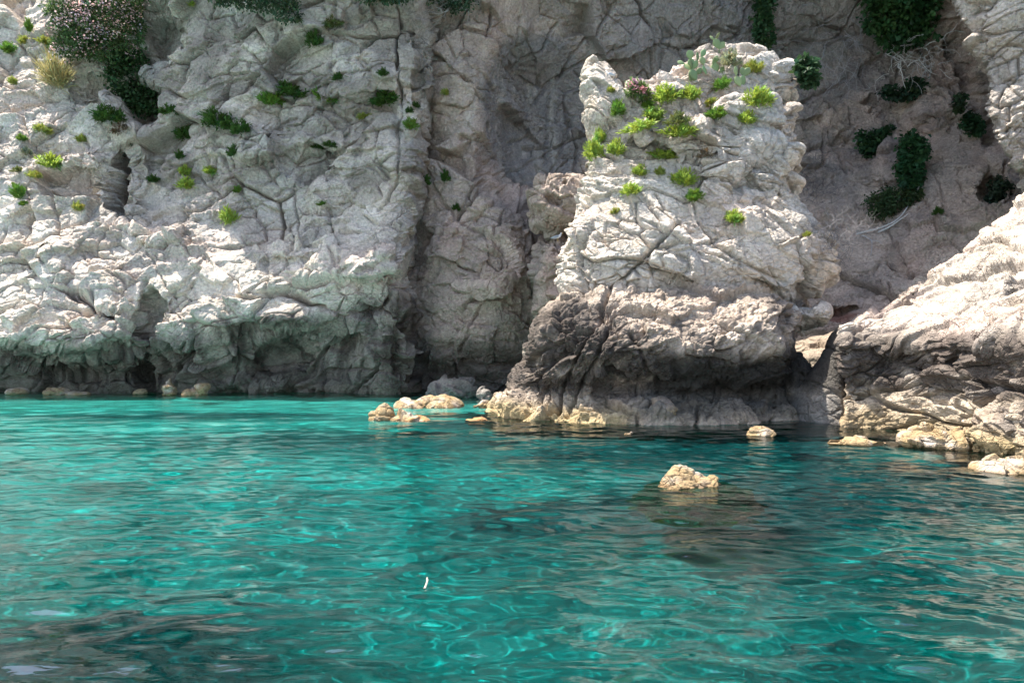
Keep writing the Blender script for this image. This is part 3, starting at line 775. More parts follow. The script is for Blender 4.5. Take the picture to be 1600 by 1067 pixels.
bx = np.unique(np.concatenate([np.linspace(-30, 30, 520), np.array([-400, -200, -90, -50, 50, 90, 200, 400.])]))
by = np.unique(np.concatenate([np.linspace(2, 46, 480), np.array([-400, -200, -60, -20, 0, 60, 80.])]))
BX, BY = np.meshgrid(bx, by)
bz, dark, nb2 = bed(BX.ravel(), BY.ravel())
bc = np.tile(np.array([.60, .58, .50]), (len(bz), 1))
bc = mix(bc, np.array([.46, .45, .37]), smooth(-.1, .4, nb2))
bc = mix(bc, np.array([.055, .08, .085]), .92 * np.clip(dark, 0, 1))
seam, nt, b = new_mat('seabed')
a_ = nt.nodes.new('ShaderNodeAttribute'); a_.attribute_name = 'tint'
nt.links.new(a_.outputs['Color'], b.inputs['Base Color']); b.inputs['Roughness'].default_value = 1
seabed = make_mesh('seabed', np.stack([BX.ravel(), BY.ravel(), bz], -1), grid_faces(len(by), len(bx)), seam, None, bc, True)
tag(seabed, 'pale sandy seabed with dark weed covered patches', 'seabed', kind='structure')
seabed.cycles.is_caustics_receiver = True

nx = np.unique(np.concatenate([np.arange(-11, 11, .05), np.linspace(11, 30, 120), np.linspace(-30, -11, 120), np.array([-400, -200, -90, -50, 50, 90, 200, 400.])]))
ny = np.unique(np.concatenate([np.arange(2.4, 12, .04), 12 * np.exp(np.linspace(0, math.log(46 / 12), 330)), np.array([-400, -200, -90, -40, -15, -5, 0, 1.5, 60, 80.])]))
XX, YY = np.meshgrid(nx, ny)
def waves(X, Y):
    rs = np.random.RandomState(5)
    Z = np.zeros_like(X)
    far = np.clip(Y / 12, .6, 3)
    for k in range(56):
        lam = .22 * (1.075 ** k)                     # 0.22 .. 12 m
        th = rs.normal(0, .6 if lam < .7 else .36) + math.pi / 2 + .12   # crests run roughly across the view
        kx, ky = math.cos(th) * 2 * math.pi / lam, math.sin(th) * 2 * math.pi / lam
        amp = (.0042 if lam < .7 else .0027) * lam ** .85 * (1 if lam < 2 else (2 / lam) ** .9)
        fade = np.clip((lam / (.05 * far * 4) - .6), 0, 1)
        wob = 1.1 * np.sin(X * .47 + k) + 1.0 * np.sin(Y * .39 + 2.1 * k) + .6 * np.sin(X * 1.3 - Y * .8 + 1.7 * k)
        Z += amp * fade * np.sin(kx * X + ky * Y + rs.rand() * 6.28 + wob)
    return Z
near = (np.abs(XX) < 40) & (YY > 1) & (YY < 55)
ZZ = np.where(near, waves(XX, YY), 0.0)
WV = np.stack([XX, YY, ZZ], -1).reshape(-1, 3)
# colour of the light that has gone through the depth of water below
hh = np.hypot(XX, YY) + 1e-6
sn = np.sin(np.arctan2(hh, EYE)) / 1.33
tt = np.tan(np.arcsin(sn)) * 3.0
dz, _, _ = bed((XX + XX / hh * tt).ravel(), (YY + YY / hh * tt).ravel())
path = np.clip(-dz, .3, 6) * 1.15
TINT = np.exp(-path[:, None] * np.array([.72, .155, .142]))
wm, nt, b = new_mat('sea_water')
N, L = nt.nodes.new, nt.links.new
nt.nodes.remove(b)
wa = N('ShaderNodeAttribute'); wa.attribute_name = 'tint'
rf = N('ShaderNodeBsdfRefraction'); rf.inputs['Roughness'].default_value = 0; rf.inputs['IOR'].default_value = 1.33
L(wa.outputs['Color'], rf.inputs['Color'])
# fine wind ripples, drawn out across the view
pos = N('ShaderNodeNewGeometry').outputs['Position']
hts = []
for sx, sy, dt, k in ((2.2, 6.0, 2, 1.0), (6.0, 15.0, 2, .38)):
    mp = N('ShaderNodeMapping'); mp.inputs['Scale'].default_value = (sx, sy, 1); mp.inputs['Rotation'].default_value = (0, 0, .12)
    nn = N('ShaderNodeTexNoise'); nn.inputs['Scale'].default_value = 1; nn.inputs['Detail'].default_value = dt; nn.inputs['Distortion'].default_value = .6
    L(pos, mp.inputs['Vector']); L(mp.outputs[0], nn.inputs['Vector'])
    ml = N('ShaderNodeMath'); ml.operation = 'MULTIPLY'; ml.inputs[1].default_value = k
    L(nn.outputs['Fac'], ml.inputs[0]); hts.append(ml.outputs[0])
ad = N('ShaderNodeMath'); L(hts[0], ad.inputs[0]); L(hts[1], ad.inputs[1])
bp = N('ShaderNodeBump'); bp.inputs['Strength'].default_value = 1; bp.inputs['Distance'].default_value = .006
L(ad.outputs[0], bp.inputs['Height'])
gl = N('ShaderNodeBsdfGlossy'); gl.inputs['Roughness'].default_value = .0
fr = N('ShaderNodeFresnel'); fr.inputs['IOR'].default_value = 2.1
L(bp.outputs[0], gl.inputs['Normal']); L(bp.outputs[0], fr.inputs['Normal'])
mx = N('ShaderNodeMixShader')
L(fr.outputs[0], mx.inputs[0]); L(rf.outputs[0], mx.inputs[1]); L(gl.outputs[0], mx.inputs[2])
L(mx.outputs[0], nt.nodes['Material Output'].inputs['Surface'])
water = make_mesh('water', WV, grid_faces(len(ny), len(nx)), wm, None, TINT, True)
tag(water, 'clear turquoise sea water with gentle ripples', 'water', kind='structure')
water.cycles.is_caustics_caster = True

# ------------------------------------------------------------------ plants
def leaf_material(name, translucent=.35):
    m, nt, b = new_mat(name)
    N, L = nt.nodes.new, nt.links.new
    a = N('ShaderNodeAttribute'); a.attribute_name = 'tint'
    L(a.outputs['Color'], b.inputs['Base Color'])
    b.inputs['Roughness'].default_value = .55
    b.inputs['Specular IOR Level'].default_value = .25
    t = N('ShaderNodeBsdfTranslucent'); L(a.outputs['Color'], t.inputs['Color'])
    mx = N('ShaderNodeMixShader'); mx.inputs[0].default_value = translucent
    L(b.outputs[0], mx.inputs[1]); L(t.outputs[0], mx.inputs[2]); L(mx.outputs[0], nt.nodes['Material Output'].inputs['Surface'])
    return m
M_LEAF = leaf_material('leaves')
M_WOOD = rock_material('dry_wood', .3, 3.0, False)
M_CACTUS = leaf_material('cactus_skin', .1)
RG = np.random.RandomState(21)

def unit(v): return v / np.maximum(np.linalg.norm(v, axis=-1, keepdims=True), 1e-9)

def leaves(base, direction, length, width, col, bend=.25):
    """kite shaped, slightly folded leaves as quads"""
    n = len(base)
    d = unit(direction)
    up = np.tile([0, 0, 1.0], (n, 1)) + RG.normal(0, .5, (n, 3))
    side = unit(np.cross(d, up))
    nr = np.cross(side, d)
    Ln = length[:, None]; Wd = width[:, None]
    mid = base + d * Ln * .55 + nr * Ln * bend * .3
    tip = base + d * Ln - nr * Ln * bend * .25
    V = np.stack([base, mid + side * Wd, tip, mid - side * Wd], 1).reshape(-1, 3)
    return V, np.arange(n * 4).reshape(n, 4), np.repeat(col, 4, 0)

def join(parts):
    off, VV, FF, CC = 0, [], [], []
    for V, f, c in parts:
        VV.append(V); FF.append(f + off); CC.append(c); off += len(V)
    return np.concatenate(VV), np.concatenate(FF), np.concatenate(CC)

def tuft_geo(n=240, col=(.16, .28, .03), var=.35, leaf=.34, width=.045, spread=.9, stems=9, flat=1.0):
    """stems fan out from the root, each tipped with a whorl of narrow leaves; fits a 1 x 1 x 1 box standing on z = 0"""
    B, D, Ls, C = [], [], [], []
    col = np.array(col)
    for s_ in range(stems):
        a = RG.rand() * 6.28; t = RG.rand() ** .6 * spread
        ax = np.array([math.cos(a) * math.sin(t), math.sin(a) * math.sin(t), math.cos(t) * flat])
        ln = .40 + .28 * RG.rand()
        k = n // stems
        q = RG.rand(k) ** .5
        b = ax * (ln * (.25 + .75 * q))[:, None] * np.array([.8, .8, 1]) + RG.normal(0, .03, (k, 3))
        d = ax + RG.normal(0, .55, (k, 3)); d[:, 2] += .25
        B.append(b); D.append(d); Ls.append(leaf * (.6 + .6 * RG.rand(k)))
        tone = (1 - var / 2 + var * RG.rand())
        hue = RG.normal(0, .12)
        cc = col * tone * np.array([1 + hue, 1, 1 - hue])
        C.append(cc * (.7 + .5 * RG.rand(k, 1)))
    B = np.concatenate(B); B[:, 2] = np.maximum(B[:, 2], .02); L_ = np.concatenate(Ls)
    return leaves(B, np.concatenate(D), L_, L_ * width / leaf * 1.1, np.clip(np.concatenate(C), .004, .8))

def cloud_geo(n, lobes, col, leaf=.09, width=.035, droop=.3, var=.5, fill=.75):
    """leaf clumps filling several overlapping ellipsoid lobes: (x, y, z, rx, ry, rz) in metres"""
    B, D, C, Ls = [], [], [], []
    col = np.array(col)
    vol = np.array([l[3] * l[4] * l[5] for l in lobes]) ** .7
    for l, w in zip(lobes, vol / vol.sum()):
        k = max(6, int(n * w))
        m = max(3, k // 16)
        cen = unit(RG.normal(0, 1, (m, 3))) * (fill + (1 - fill) * RG.rand(m, 1) - .25 * RG.rand(m, 1))
        idx = RG.randint(0, m, k)
        p = cen[idx] + RG.normal(0, .17, (k, 3))
        tone = (1 - var / 2 + var * RG.rand(m))[idx][:, None]
        B.append(p * np.array(l[3:]) + np.array(l[:3]))
        d = unit(cen[idx]) * .6 + RG.normal(0, .7, (k, 3)); d[:, 2] -= droop
        D.append(d); Ls.append(leaf * (.6 + .7 * RG.rand(k)))
        h = RG.normal(0, .1, (m, 1))[idx]
        C.append(col * tone * (.75 + .5 * RG.rand(k, 1)) * np.concatenate([1 + h, np.ones_like(h), 1 - h], 1))
    L_ = np.concatenate(Ls)
    return leaves(np.concatenate(B), np.concatenate(D), L_, L_ * width / leaf, np.clip(np.concatenate(C), .004, .8))

def tube(pts, r0, r1, col, k=5):
    pts = np.asarray(pts, float); n = len(pts)
    t = unit(np.gradient(pts, axis=0))
    ref = np.array([.3, .9, .2])
    u = unit(np.cross(t, ref)); v = np.cross(t, u)
    r = np.linspace(r0, r1, n)[:, None]
    V = np.stack([pts + r * (u * math.cos(a) + v * math.sin(a)) for a in np.arange(k) * 2 * math.pi / k], 1).reshape(-1, 3)
    return V, grid_faces(n, k, True), np.tile(np.array(col), (len(V), 1))

def twig_geo(n, rx, ry, rz, col, r=.012, seglen=.16, nseg=8, pull=(0, 0, -.2), root=None):
    """a tangle of bare wandering twigs with side shoots"""
    parts = []
    for i in range(n):
        p = np.array([RG.uniform(-rx, rx), RG.uniform(-ry, ry), RG.uniform(-rz, rz)]) if root is None else np.array(root) + RG.normal(0, .05, 3)
        d = unit(RG.normal(0, 1, 3) * np.array([1, .5, 1]) + (np.zeros(3) if root is None else np.array([0, -.4, -.4])))
        pts = [p]
        for k in range(nseg):
            d = unit(d + RG.normal(0, .38, 3) + np.array(pull) * .3)
            pts.append(pts[-1] + d * seglen * RG.uniform(.6, 1.2))
        tone = RG.uniform(.7, 1.2)
        rr = r * RG.uniform(.6, 1.3)
        parts.append(tube(pts, rr, rr * .4, np.array(col) * tone, 4))
        for k in (2, 4, 6):
            if k >= len(pts): break
            q = [pts[k]]; e = unit(d + RG.normal(0, .8, 3))
            for _ in range(4):
                e = unit(e + RG.normal(0, .35, 3)); q.append(q[-1] + e * seglen * .6)
            parts.append(tube(q, rr * .6, rr * .25, np.array(col) * tone, 4))
    return join(parts)

def orient(N, up=.75):
    a = Vector((0, 0, up)) + Vector(map(float, N)) * (1 - up)
    return a.to_track_quat('Z', 'Y')

G_BRIGHT = (.27, .36, .055); G_YEL = (.27, .30, .06); G_DARK = (.055, .12, .022); G_OLIVE = (.13, .15, .045); G_DRY = (.34, .30, .13); G_GREY = (.25, .27, .16); G_MID = (.12, .22, .03); G_BROWN = (.16, .11, .06)  # G_DARK: for shrubs in shade, the shade put into their green
PROTO = {}
def proto(kind):
    if kind not in PROTO:
        out = []
        for k in range(3):
            if kind == 'bright': g = tuft_geo(900, G_BRIGHT, leaf=.24, width=.022, stems=36, spread=1.15)
            elif kind == 'mid': g = tuft_geo(800, G_MID, leaf=.22, width=.022, stems=34, spread=1.15)
            elif kind == 'yellow': g = tuft_geo(800, G_YEL, leaf=.2, width=.02, stems=34, spread=1.15)
            elif kind == 'dark': g = tuft_geo(1000, G_DARK, leaf=.2, width=.024, stems=40, spread=1.4)
            elif kind == 'olive': g = tuft_geo(800, G_OLIVE, leaf=.18, width=.022, stems=36, spread=1.35)
            elif kind == 'grey': g = tuft_geo(1000, G_GREY, leaf=.14, width=.018, stems=44, spread=1.4)
            elif kind == 'brown': g = tuft_geo(600, G_BROWN, leaf=.2, width=.016, stems=26, spread=1.4)
            elif kind == 'dry': g = tuft_geo(700, G_DRY, leaf=.75, width=.012, stems=40, spread=1.0)
            out.append(g)
        PROTO[kind] = [None, out, []]
    return PROTO[kind]

def plant(name, kind, px, py, w, h, label, cat, group, up=.75, sink=.42):
    p = proto(kind)
    P, N = surf(px, py + h * sink, 3)
    s = P[1] / F
    i = RG.randint(0, 3)
    while len(p[2]) <= i: p[2].append(None)
    if p[2][i] is None:
        o = make_mesh(name, *p[1][i][:2], M_LEAF, None, p[1][i][2])
        p[2][i] = o
    else:
        o = p[2][i].copy(); o.name = name; COL.objects.link(o)
    o.location = Vector(map(float, P)) - Vector(map(float, N)) * .03
    o.rotation_mode = 'QUATERNION'
    from mathutils import Quaternion
    o.rotation_quaternion = orient(N, up) @ Quaternion((0, 0, 1), RG.rand() * 6.28)
    v_ = RG.uniform(.8, 1.15, 3); o.scale = (w * s * 1.2 * v_[0], w * s * 1.05 * v_[1], h * s * 1.25 * v_[2])
    for k in list(o.keys()):
        if k in ('label', 'category', 'group'): del o[k]
    return tag(o, label, cat, group)

ST = 'tufts growing on the sea stack'
for kind, px, py, w, h, lab in [
    ('bright', 1038, 149, 40, 32, 'wide bright green tuft below the cactus clump, left of a twin'),
    ('bright', 1075, 146, 38, 32, 'wide bright green tuft directly under the cactus clump'),
    ('bright', 1021, 177, 38, 32, 'full bright green tuft one step below the wide twin tufts'),
    ('mid', 1010, 161, 22, 18, 'small green tuft right below the red flowered plant'),
    ('bright', 998, 202, 40, 26, 'low spreading bright green tuft left of a pair of darker tufts'),
    ('bright', 1057, 208, 44, 32, 'bright green tuft with dark base in the middle of the upper stack'),
    ('olive', 1062, 185, 36, 30, 'dull olive tuft just above the one with dark base'),
    ('bright', 1038, 239, 44, 22, 'flat bright green tuft in the centre of the stack'),
    ('bright', 960, 235, 30, 36, 'upright bright green tuft second from the left edge of the stack'),
    ('bright', 935, 212, 22, 26, 'bright green tuft at the left edge below the horn, upper of two'),
    ('bright', 930, 239, 28, 40, 'tall bright green tuft hanging on the left edge, lower of two'),
    ('bright', 997, 263, 26, 26, 'round bright green tuft below the flat central one'),
    ('yellow', 1030, 267, 20, 16, 'tiny yellowish tuft right of the round green one'),
    ('bright', 984, 293, 34, 28, 'bright green tuft lowest on the left half of the stack'),
    ('bright', 1066, 278, 42, 30, 'large bright green tuft on the right middle of the stack'),
    ('mid', 1084, 304, 26, 26, 'smaller green tuft under the large right middle tuft'),
    ('yellow', 959, 326, 15, 15, 'very small yellow green tuft lowest on the left flank'),
    ('bright', 1147, 341, 34, 26, 'bright green tuft lying in a crack low on the right flank'),
    ('mid', 1118, 180, 30, 25, 'green tuft on the right shoulder of the stack below the cactus'),
    ('bright', 1181, 158, 40, 38, 'big bright green tuft on the upper right edge of the stack'),
    ('bright', 1163, 181, 28, 30, 'bright green tuft just under the big one at the upper right edge'),
    ('mid', 1127, 131, 28, 22, 'small green tuft between the cactus clumps near the top'),
    ('mid', 962, 177, 26, 28, 'sparse green plant in the notch behind the horn'),
    ('grey', 1139, 90, 44, 30, 'grey green cushion shrub at the summit of the stack under the lone cactus'),
    ('yellow', 1178, 103, 34, 28, 'yellow green cushion shrub at the right of the summit'),
    ('brown', 1099, 241, 22, 20, 'small reddish dry plant in a crevice at the middle of the stack'),
    ('yellow', 1108, 163, 24, 14, 'low yellow grass patch left of the green shoulder tuft'),
    ('yellow', 1259, 363, 13, 11, 'tiny yellow green plant alone on the right bulge of the stack'),
    ('yellow', 957, 139, 16, 12, 'thin yellow grass on the face of the horn')]:
    plant('tuft', kind, px, py, w, h, lab, 'tuft', ST)

HT = 'small plants on the headland'
for kind, px, py, w, h, lab in [
    ('mid', 13, 78, 26, 24, 'green tuft on the bare slope at the far upper left'),
    ('yellow', 38, 67, 22, 18, 'yellow green tuft next right of the far upper left one'),
    ('mid', 48, 45, 14, 24, 'upright green tuft on the slope left of the oleander'),
    ('yellow', 71, 65, 22, 15, 'yellowish low plant under the left side of the oleander'),
    ('mid', 79, 77, 14, 12, 'tiny green plant just below the yellowish low one'),
    ('yellow', 20, 130, 18, 16, 'small yellow green tuft left of the dry grass clump'),
    ('yellow', 68, 205, 30, 18, 'wide yellowish plant on the left slope below the dry grass'),
    ('mid', 36, 214, 14, 13, 'tiny green tuft left of the wide yellowish plant'),
    ('yellow', 127, 215, 19, 15, 'yellowish tuft left of the round bulging stone'),
    ('bright', 80, 249, 40, 33, 'brightest yellow green bush on the left slope'),
    ('grey', 40, 238, 20, 16, 'grey green tuft left of the brightest bush'),
    ('yellow', 54, 275, 24, 18, 'yellow green tuft just below the brightest bush'),
    ('olive', 29, 261, 17, 15, 'small olive tuft above the lower left green bush'),
    ('mid', 27, 298, 26, 32, 'green bush lowest at the left edge of the headland'),
    ('yellow', 122, 322, 22, 18, 'yellowish tuft left of the dark cleft'),
    ('mid', 40, 321, 13, 12, 'tiny green tuft under the lower left bush'),
    ('bright', 291, 267, 23, 22, 'bright green plant on the sunlit bulge, upper of a stacked pair'),
    ('bright', 291, 286, 26, 22, 'bright green plant on the sunlit bulge, lower of a stacked pair'),
    ('bright', 330, 268, 25, 19, 'bright green plant right of the stacked pair'),
    ('bright', 357, 335, 25, 34, 'bright green plant hanging low on the sunlit bulge'),
    ('mid', 372, 294, 14, 18, 'small green plant at the right edge of the sunlit bulge'),
    ('dark', 340, 189, 46, 36, 'dark green bush in the shade above the sunlit bulge'),
    ('dark', 172, 179, 42, 30, 'dark green bush left of the ivy in the gully'),
    ('brown', 186, 201, 32, 24, 'brownish plant under the dark bush in the gully'),
    ('brown', 214, 221, 34, 26, 'brown withered plant above the dark cleft'),
    ('dark', 268, 173, 30, 20, 'dark green plant at the right foot of the gully ivy'),
    ('dark', 288, 211, 28, 24, 'dark green plant left of the shaded smooth block'),
    ('dark', 280, 237, 16, 22, 'thin dark plant right below the one beside the smooth block'),
    ('dark', 375, 201, 30, 24, 'dark green plant above the sunlit rounded block'),
    ('dark', 366, 236, 18, 22, 'dark narrow plant left of the sunlit rounded block'),
    ('dark', 240, 280, 18, 12, 'small dark plant just right of the dark cleft'),
    ('mid', 425, 155, 34, 28, 'green shrub at the lower left of the long shaded shrub'),
    ('dark', 455, 140, 50, 32, 'long shaded green shrub on the upper middle headland'),
    ('mid', 506, 156, 38, 28, 'round green shrub right of the long shaded shrub'),
    ('dark', 607, 153, 44, 30, 'round green shrub near the right edge of the headland'),
    ('dark', 526, 116, 18, 17, 'small round shrub above the round green one'),
    ('dark', 600, 116, 17, 15, 'small round shrub above the shrub near the right edge'),
    ('yellow', 565, 182, 26, 12, 'low yellow patch between the two round shrubs, lower down'),
    ('mid', 643, 199, 22, 19, 'green tuft at the right corner of the headland'),
    ('dark', 640, 174, 12, 12, 'tiny dark tuft above the corner tuft'),
    ('dark', 650, 160, 16, 11, 'tiny dark tuft highest at the right corner'),
    ('dark', 490, 62, 30, 34, 'dark upright shrub left of the white rubble'),
    ('olive', 519, 35, 38, 26, 'olive shrub above the white rubble'),
    ('dark', 497, 227, 20, 12, 'small dark plant in a crack above the sunlit ledge, left one'),
    ('dark', 520, 227, 28, 13, 'small dark plant in a crack above the sunlit ledge, right one'),
    ('mid', 504, 321, 21, 11, 'tiny green plant above the sunlit ledge'),
    ('bright', 288, 3, 24, 16, 'bright green sprig at the top edge right of the oleander')]:
    plant('shrub', kind, px, py, w, h, lab, 'plant', HT)
plant('dry_grass', 'dry', 92, 134, 34, 40, 'pale straw coloured dry grass clump on the left slope', 'grass clump', HT)

RT = 'small plants on the shaded back wall'
for kind, px, py, w, h, lab in [
    ('dark', 667, 281, 16, 15, 'small dark plant beside the cleft at the recess, left of a pair'),
    ('dark', 695, 279, 16, 20, 'small dark plant beside the cleft at the recess, right of a pair'),
    ('dark', 711, 326, 16, 14, 'small dark plant lower down in the recess'),
    ('yellow', 694, 143, 16, 14, 'small yellowish plant high on the recess pillar'),
    ('dark', 1463, 331, 15, 14, 'small dark plant on the grey slope behind the outcrop')]:
    plant('shrub', kind, px, py, w, h, lab, 'plant', RT)

# hanging and bushy evergreens: Empty > foliage, branches
def bush(name, label, cat, px, py, lobes, n, col, leaf, width, droop=.3, group=None, twigs=0, tw=None, fill=.7, flowers=None, off=.8):
    """lobes in pixels relative to (px, py): (dx, dy, rx, ry); depth in metres from the size"""
    P, N = surf(px, py, 4)
    s = P[1] / F
    t = empty(name, (float(P[0]), float(P[1]), float(P[2])))
    L_ = [(dx * s, -off - .25 * min(rx, ry) * s, -dy * s, rx * s, max(.25, .6 * min(rx, ry) * s), ry * s) for dx, dy, rx, ry in lobes]
    V, f, c = cloud_geo(int(n * 1.5), L_, col, leaf * 1.45, width * 1.7, droop, .8, fill)
    make_mesh('foliage', V, f, M_LEAF, t, c)
    w = max(l[3] for l in L_); hgt = max(l[5] for l in L_)
    parts = []
    for l in L_:
        for k in range(3):
            e = np.array(l[:3]) + RG.normal(0, .4, 3) * np.array(l[3:])
            a = np.array([e[0] * .3, .25, e[2] * .2 + .1])
            m = (a + e) / 2 + RG.normal(0, .15, 3)
            parts.append(tube([a, (a + m) / 2 + RG.normal(0, .04, 3), m, (m + e) / 2 + RG.normal(0, .05, 3), e], .035, .012, (.16, .13, .10)))
    V, f, c = join(parts)
    make_mesh('branches', V, f, M_WOOD, t, c)
    if flowers:
        V, f, c = cloud_geo(flowers[0], [(x, y - .12, z, a * 1.02, b * 1.02, d * 1.02) for (x, y, z, a, b, d) in [L_[i] for i in flowers[1]]], flowers[2], .10, .05, 0, .5, .97)
        make_mesh('flowers', V, f, M_LEAF, t, c)
    return tag(t, label, cat, group)

ol = bush('oleander_bush', 'flowering oleander bush with pink and white blossom at the upper left', 'bush', 175, 50,
    [(-25, 10, 42, 36), (10, -15, 50, 40), (-50, 28, 26, 24), (-30, -35, 40, 34), (40, -45, 36, 34), (-58, -28, 26, 30), (40, 8, 24, 34), (0, 30, 36, 20)], 5200, (.075, .12, .04), .16, .028, .0, None,
    fill=.75, flowers=(2700, [0, 1, 3, 4, 1, 0, 2, 6], (.66, .43, .42)), off=.6)
HG = 'evergreens hanging on the back wall'
bush('ivy', 'dark ivy curtain filling the gully below the oleander', 'ivy', 222, 145, [(0, -10, 38, 44), (12, 24, 36, 24), (-20, -32, 24, 24), (34, 34, 26, 16)], 2400, (.035, .07, .022), .12, .045, .5, None)
bush('hanging_bush', 'tangled grey green bush hanging over the top edge of the headland', 'bush', 418, 12, [(-60, -10, 30, 22), (-20, -2, 40, 22), (20, 6, 36, 22), (45, 24, 18, 16), (0, -25, 60, 22)], 2600, (.06, .10, .05), .11, .03, .5, None)
bush('hanging_bush', 'dark bush at the top edge right of the white rubble', 'bush', 610, 4, [(-20, 0, 30, 20), (14, -2, 30, 22), (0, -25, 50, 22)], 1500, (.05, .09, .04), .11, .03, .5, None)
bush('hanging_bush', 'dark bush at the top edge over the dry gully', 'bush', 703, 4, [(-14, 0, 28, 22), (16, 4, 22, 26), (0, -24, 50, 22)], 1300, (.05, .085, .04), .11, .03, .5, None)
bush('ivy', 'narrow dark ivy column behind the summit of the stack', 'ivy', 1184, 40, [(0, -45, 18, 40), (-2, -5, 18, 36), (0, 28, 17, 22)], 1700, (.035, .08, .03), .13, .05, .6, HG)
bush('hanging_tree', 'large leafy dark green tree hanging into the upper right of the cove', 'tree', 1392, 20, [(0, -20, 56, 40), (-25, 15, 32, 34), (22, 22, 34, 36), (-5, 45, 30, 24), (40, -20, 36, 40), (-40, -40, 34, 34)], 4200, (.04, .095, .03), .2, .07, .5, HG, off=.8)
bush('shrub', 'dark shrub on the back wall just right of the summit of the stack', 'shrub', 1240, 125, [(0, -4, 16, 16), (6, 10, 13, 11)], 600, (.03, .065, .028), .12, .05, .4, HG)
bush('shrub', 'dark green shrub on the back wall, left of the two biggest', 'shrub', 1354, 228, [(-10, 0, 22, 18), (14, -6, 20, 16), (0, 12, 20, 10), (28, -20, 13, 11)], 1300, (.03, .075, .03), .15, .06, .4, HG)
bush('shrub', 'tall dark green shrub on the back wall, right of the two biggest', 'shrub', 1410, 258, [(4, -20, 24, 24), (0, 10, 22, 26), (8, 34, 14, 16)], 1700, (.03, .085, .032), .15, .06, .5, HG)
bush('shrub', 'dark shadowed shrub right under the bare hanging branches', 'shrub', 1400, 156, [(-10, 0, 28, 13), (16, -10, 18, 13)], 900, (.025, .055, .025), .13, .05, .4, HG)
bush('shrub', 'long grassy shrub low in the cove above the fallen branches', 'shrub', 1370, 322, [(-12, 6, 24, 20), (12, -6, 26, 16), (36, -2, 16, 14)], 1400, (.045, .075, .028), .16, .03, .4, HG)
bush('shrub', 'dark leafy shrub on the wall beside the overhanging buttress', 'shrub', 1498, 200, [(0, 0, 14, 18), (8, 4, 11, 10)], 600, (.03, .075, .03), .13, .05, .4, HG)
bush('shrub', 'small dark shrub above the leafy one beside the overhanging buttress', 'shrub', 1483, 166, [(0, -4, 9, 12), (-2, 8, 7, 8)], 300, (.035, .065, .03), .12, .045, .4, HG)
bush('shrub', 'black green shrub in the hollow under the overhanging buttress', 'shrub', 1541, 303, [(0, 0, 18, 18), (-8, 10, 14, 12)], 800, (.03, .05, .028), .12, .045, .4, HG)
bush('flowering_plant', 'green plant topped with a small red flower head beside the horn', 'plant', 998, 142, [(0, 0, 17, 13), (8, 8, 12, 9)], 420, (.12, .18, .06), .12, .018, -.6, None, flowers=(110, [0], (.46, .21, .22)), off=.1)

# bare branches
def twigs(name, label, px, py, n, rx, ry, rz, col, r, seglen, nseg, cat='branches', off=.35, pull=(0, 0, -.2), root=None):
    P, N = surf(px, py, 4)
    s = P[1] / F
    V, f, c = twig_geo(n, rx * s, rz, ry * s, col, r, seglen, nseg, pull, root)
    o = make_mesh(name, V, f, M_WOOD, None, c)
    o.location = (float(P[0]), float(P[1]) - off, float(P[2]))
    return tag(o, label, cat)
GT = (.36, .34, .33)
twigs('bare_branches', 'pale bare branches hanging under the big leafy tree', 1412, 104, 30, 34, 22, .6, (.55, .52, .48), .022, .24, 9, off=1.3, pull=(.1, 0, -.5))
twigs('bare_branches', 'fine grey dead vines veiling the wall left of the leafy tree', 1310, 85, 46, 36, 60, .3, (.33, .31, .31), .013, .26, 10, off=.35, pull=(0, 0, -.6))
twigs('bare_branches', 'dark dead thicket just right of the stack', 1268, 290, 60, 20, 46, .4, (.15, .135, .135), .012, .2, 9, off=.4)
twigs('bare_branches', 'grey heap of dead twigs left of the fallen white branches', 1306, 366, 50, 22, 18, .4, (.15, .14, .14), .009, .16, 8, off=.4, pull=(0, 0, 0))
twigs('bare_branches', 'thin dry vines on the dark wall behind the stack summit', 1020, 75, 40, 46, 42, .3, (.25, .235, .225), .009, .2, 9, off=.3)
twigs('bare_branches', 'dry brush in the narrow gully right of the headland', 655, 70, 46, 12, 52, .4, (.22, .19, .165), .011, .18, 8, off=.3)
twigs('bare_branches', 'pale curling bare branches at the top edge over the dry gully', 690, 18, 12, 30, 14, .4, (.40, .37, .34), .016, .2, 9, off=.6, pull=(.2, 0, -.4))

def path_px(pts, lift=.1):
    out = []
    for px, py in pts:
        P, N = surf(px, py, 3)
        out.append(P + N * lift + np.array([0, -.05, 0]))
    return np.array(out, float)
def fallen(label, pts, r, col=(.5, .47, .44), extra=(), lift=.12):
    parts = [tube(resample(path_px(pts, lift), 0, [4] * (len(pts) - 1)), r, r * .5, col)]
    for e in extra: parts.append(tube(resample(path_px(e, lift), 0, [4] * (len(e) - 1)), r * .6, r * .3, col))
    V, f, c = join(parts)
    return tag(make_mesh('fallen_branch', V, f, M_WOOD, None, c), label, 'branch')
fallen('long white fallen branch curving below the grassy shrub', [(1335, 366), (1352, 363), (1372, 356), (1395, 346), (1408, 334), (1415, 322)], .045)
fallen('second white fallen branch just under the long curving one', [(1370, 364), (1388, 354), (1404, 345), (1415, 335)], .05)
fallen('short forked white branch standing above the fallen pair', [(1428, 306), (1430, 297), (1435, 288)], .05, extra=[[(1430, 297), (1425, 285)]])
fallen('thin grey fallen branch reaching down right of the twig heap', [(1345, 368), (1358, 376), (1358, 388), (1358, 399)], .03, (.4, .38, .36), [[(1356, 375), (1370, 378), (1376, 383)]])

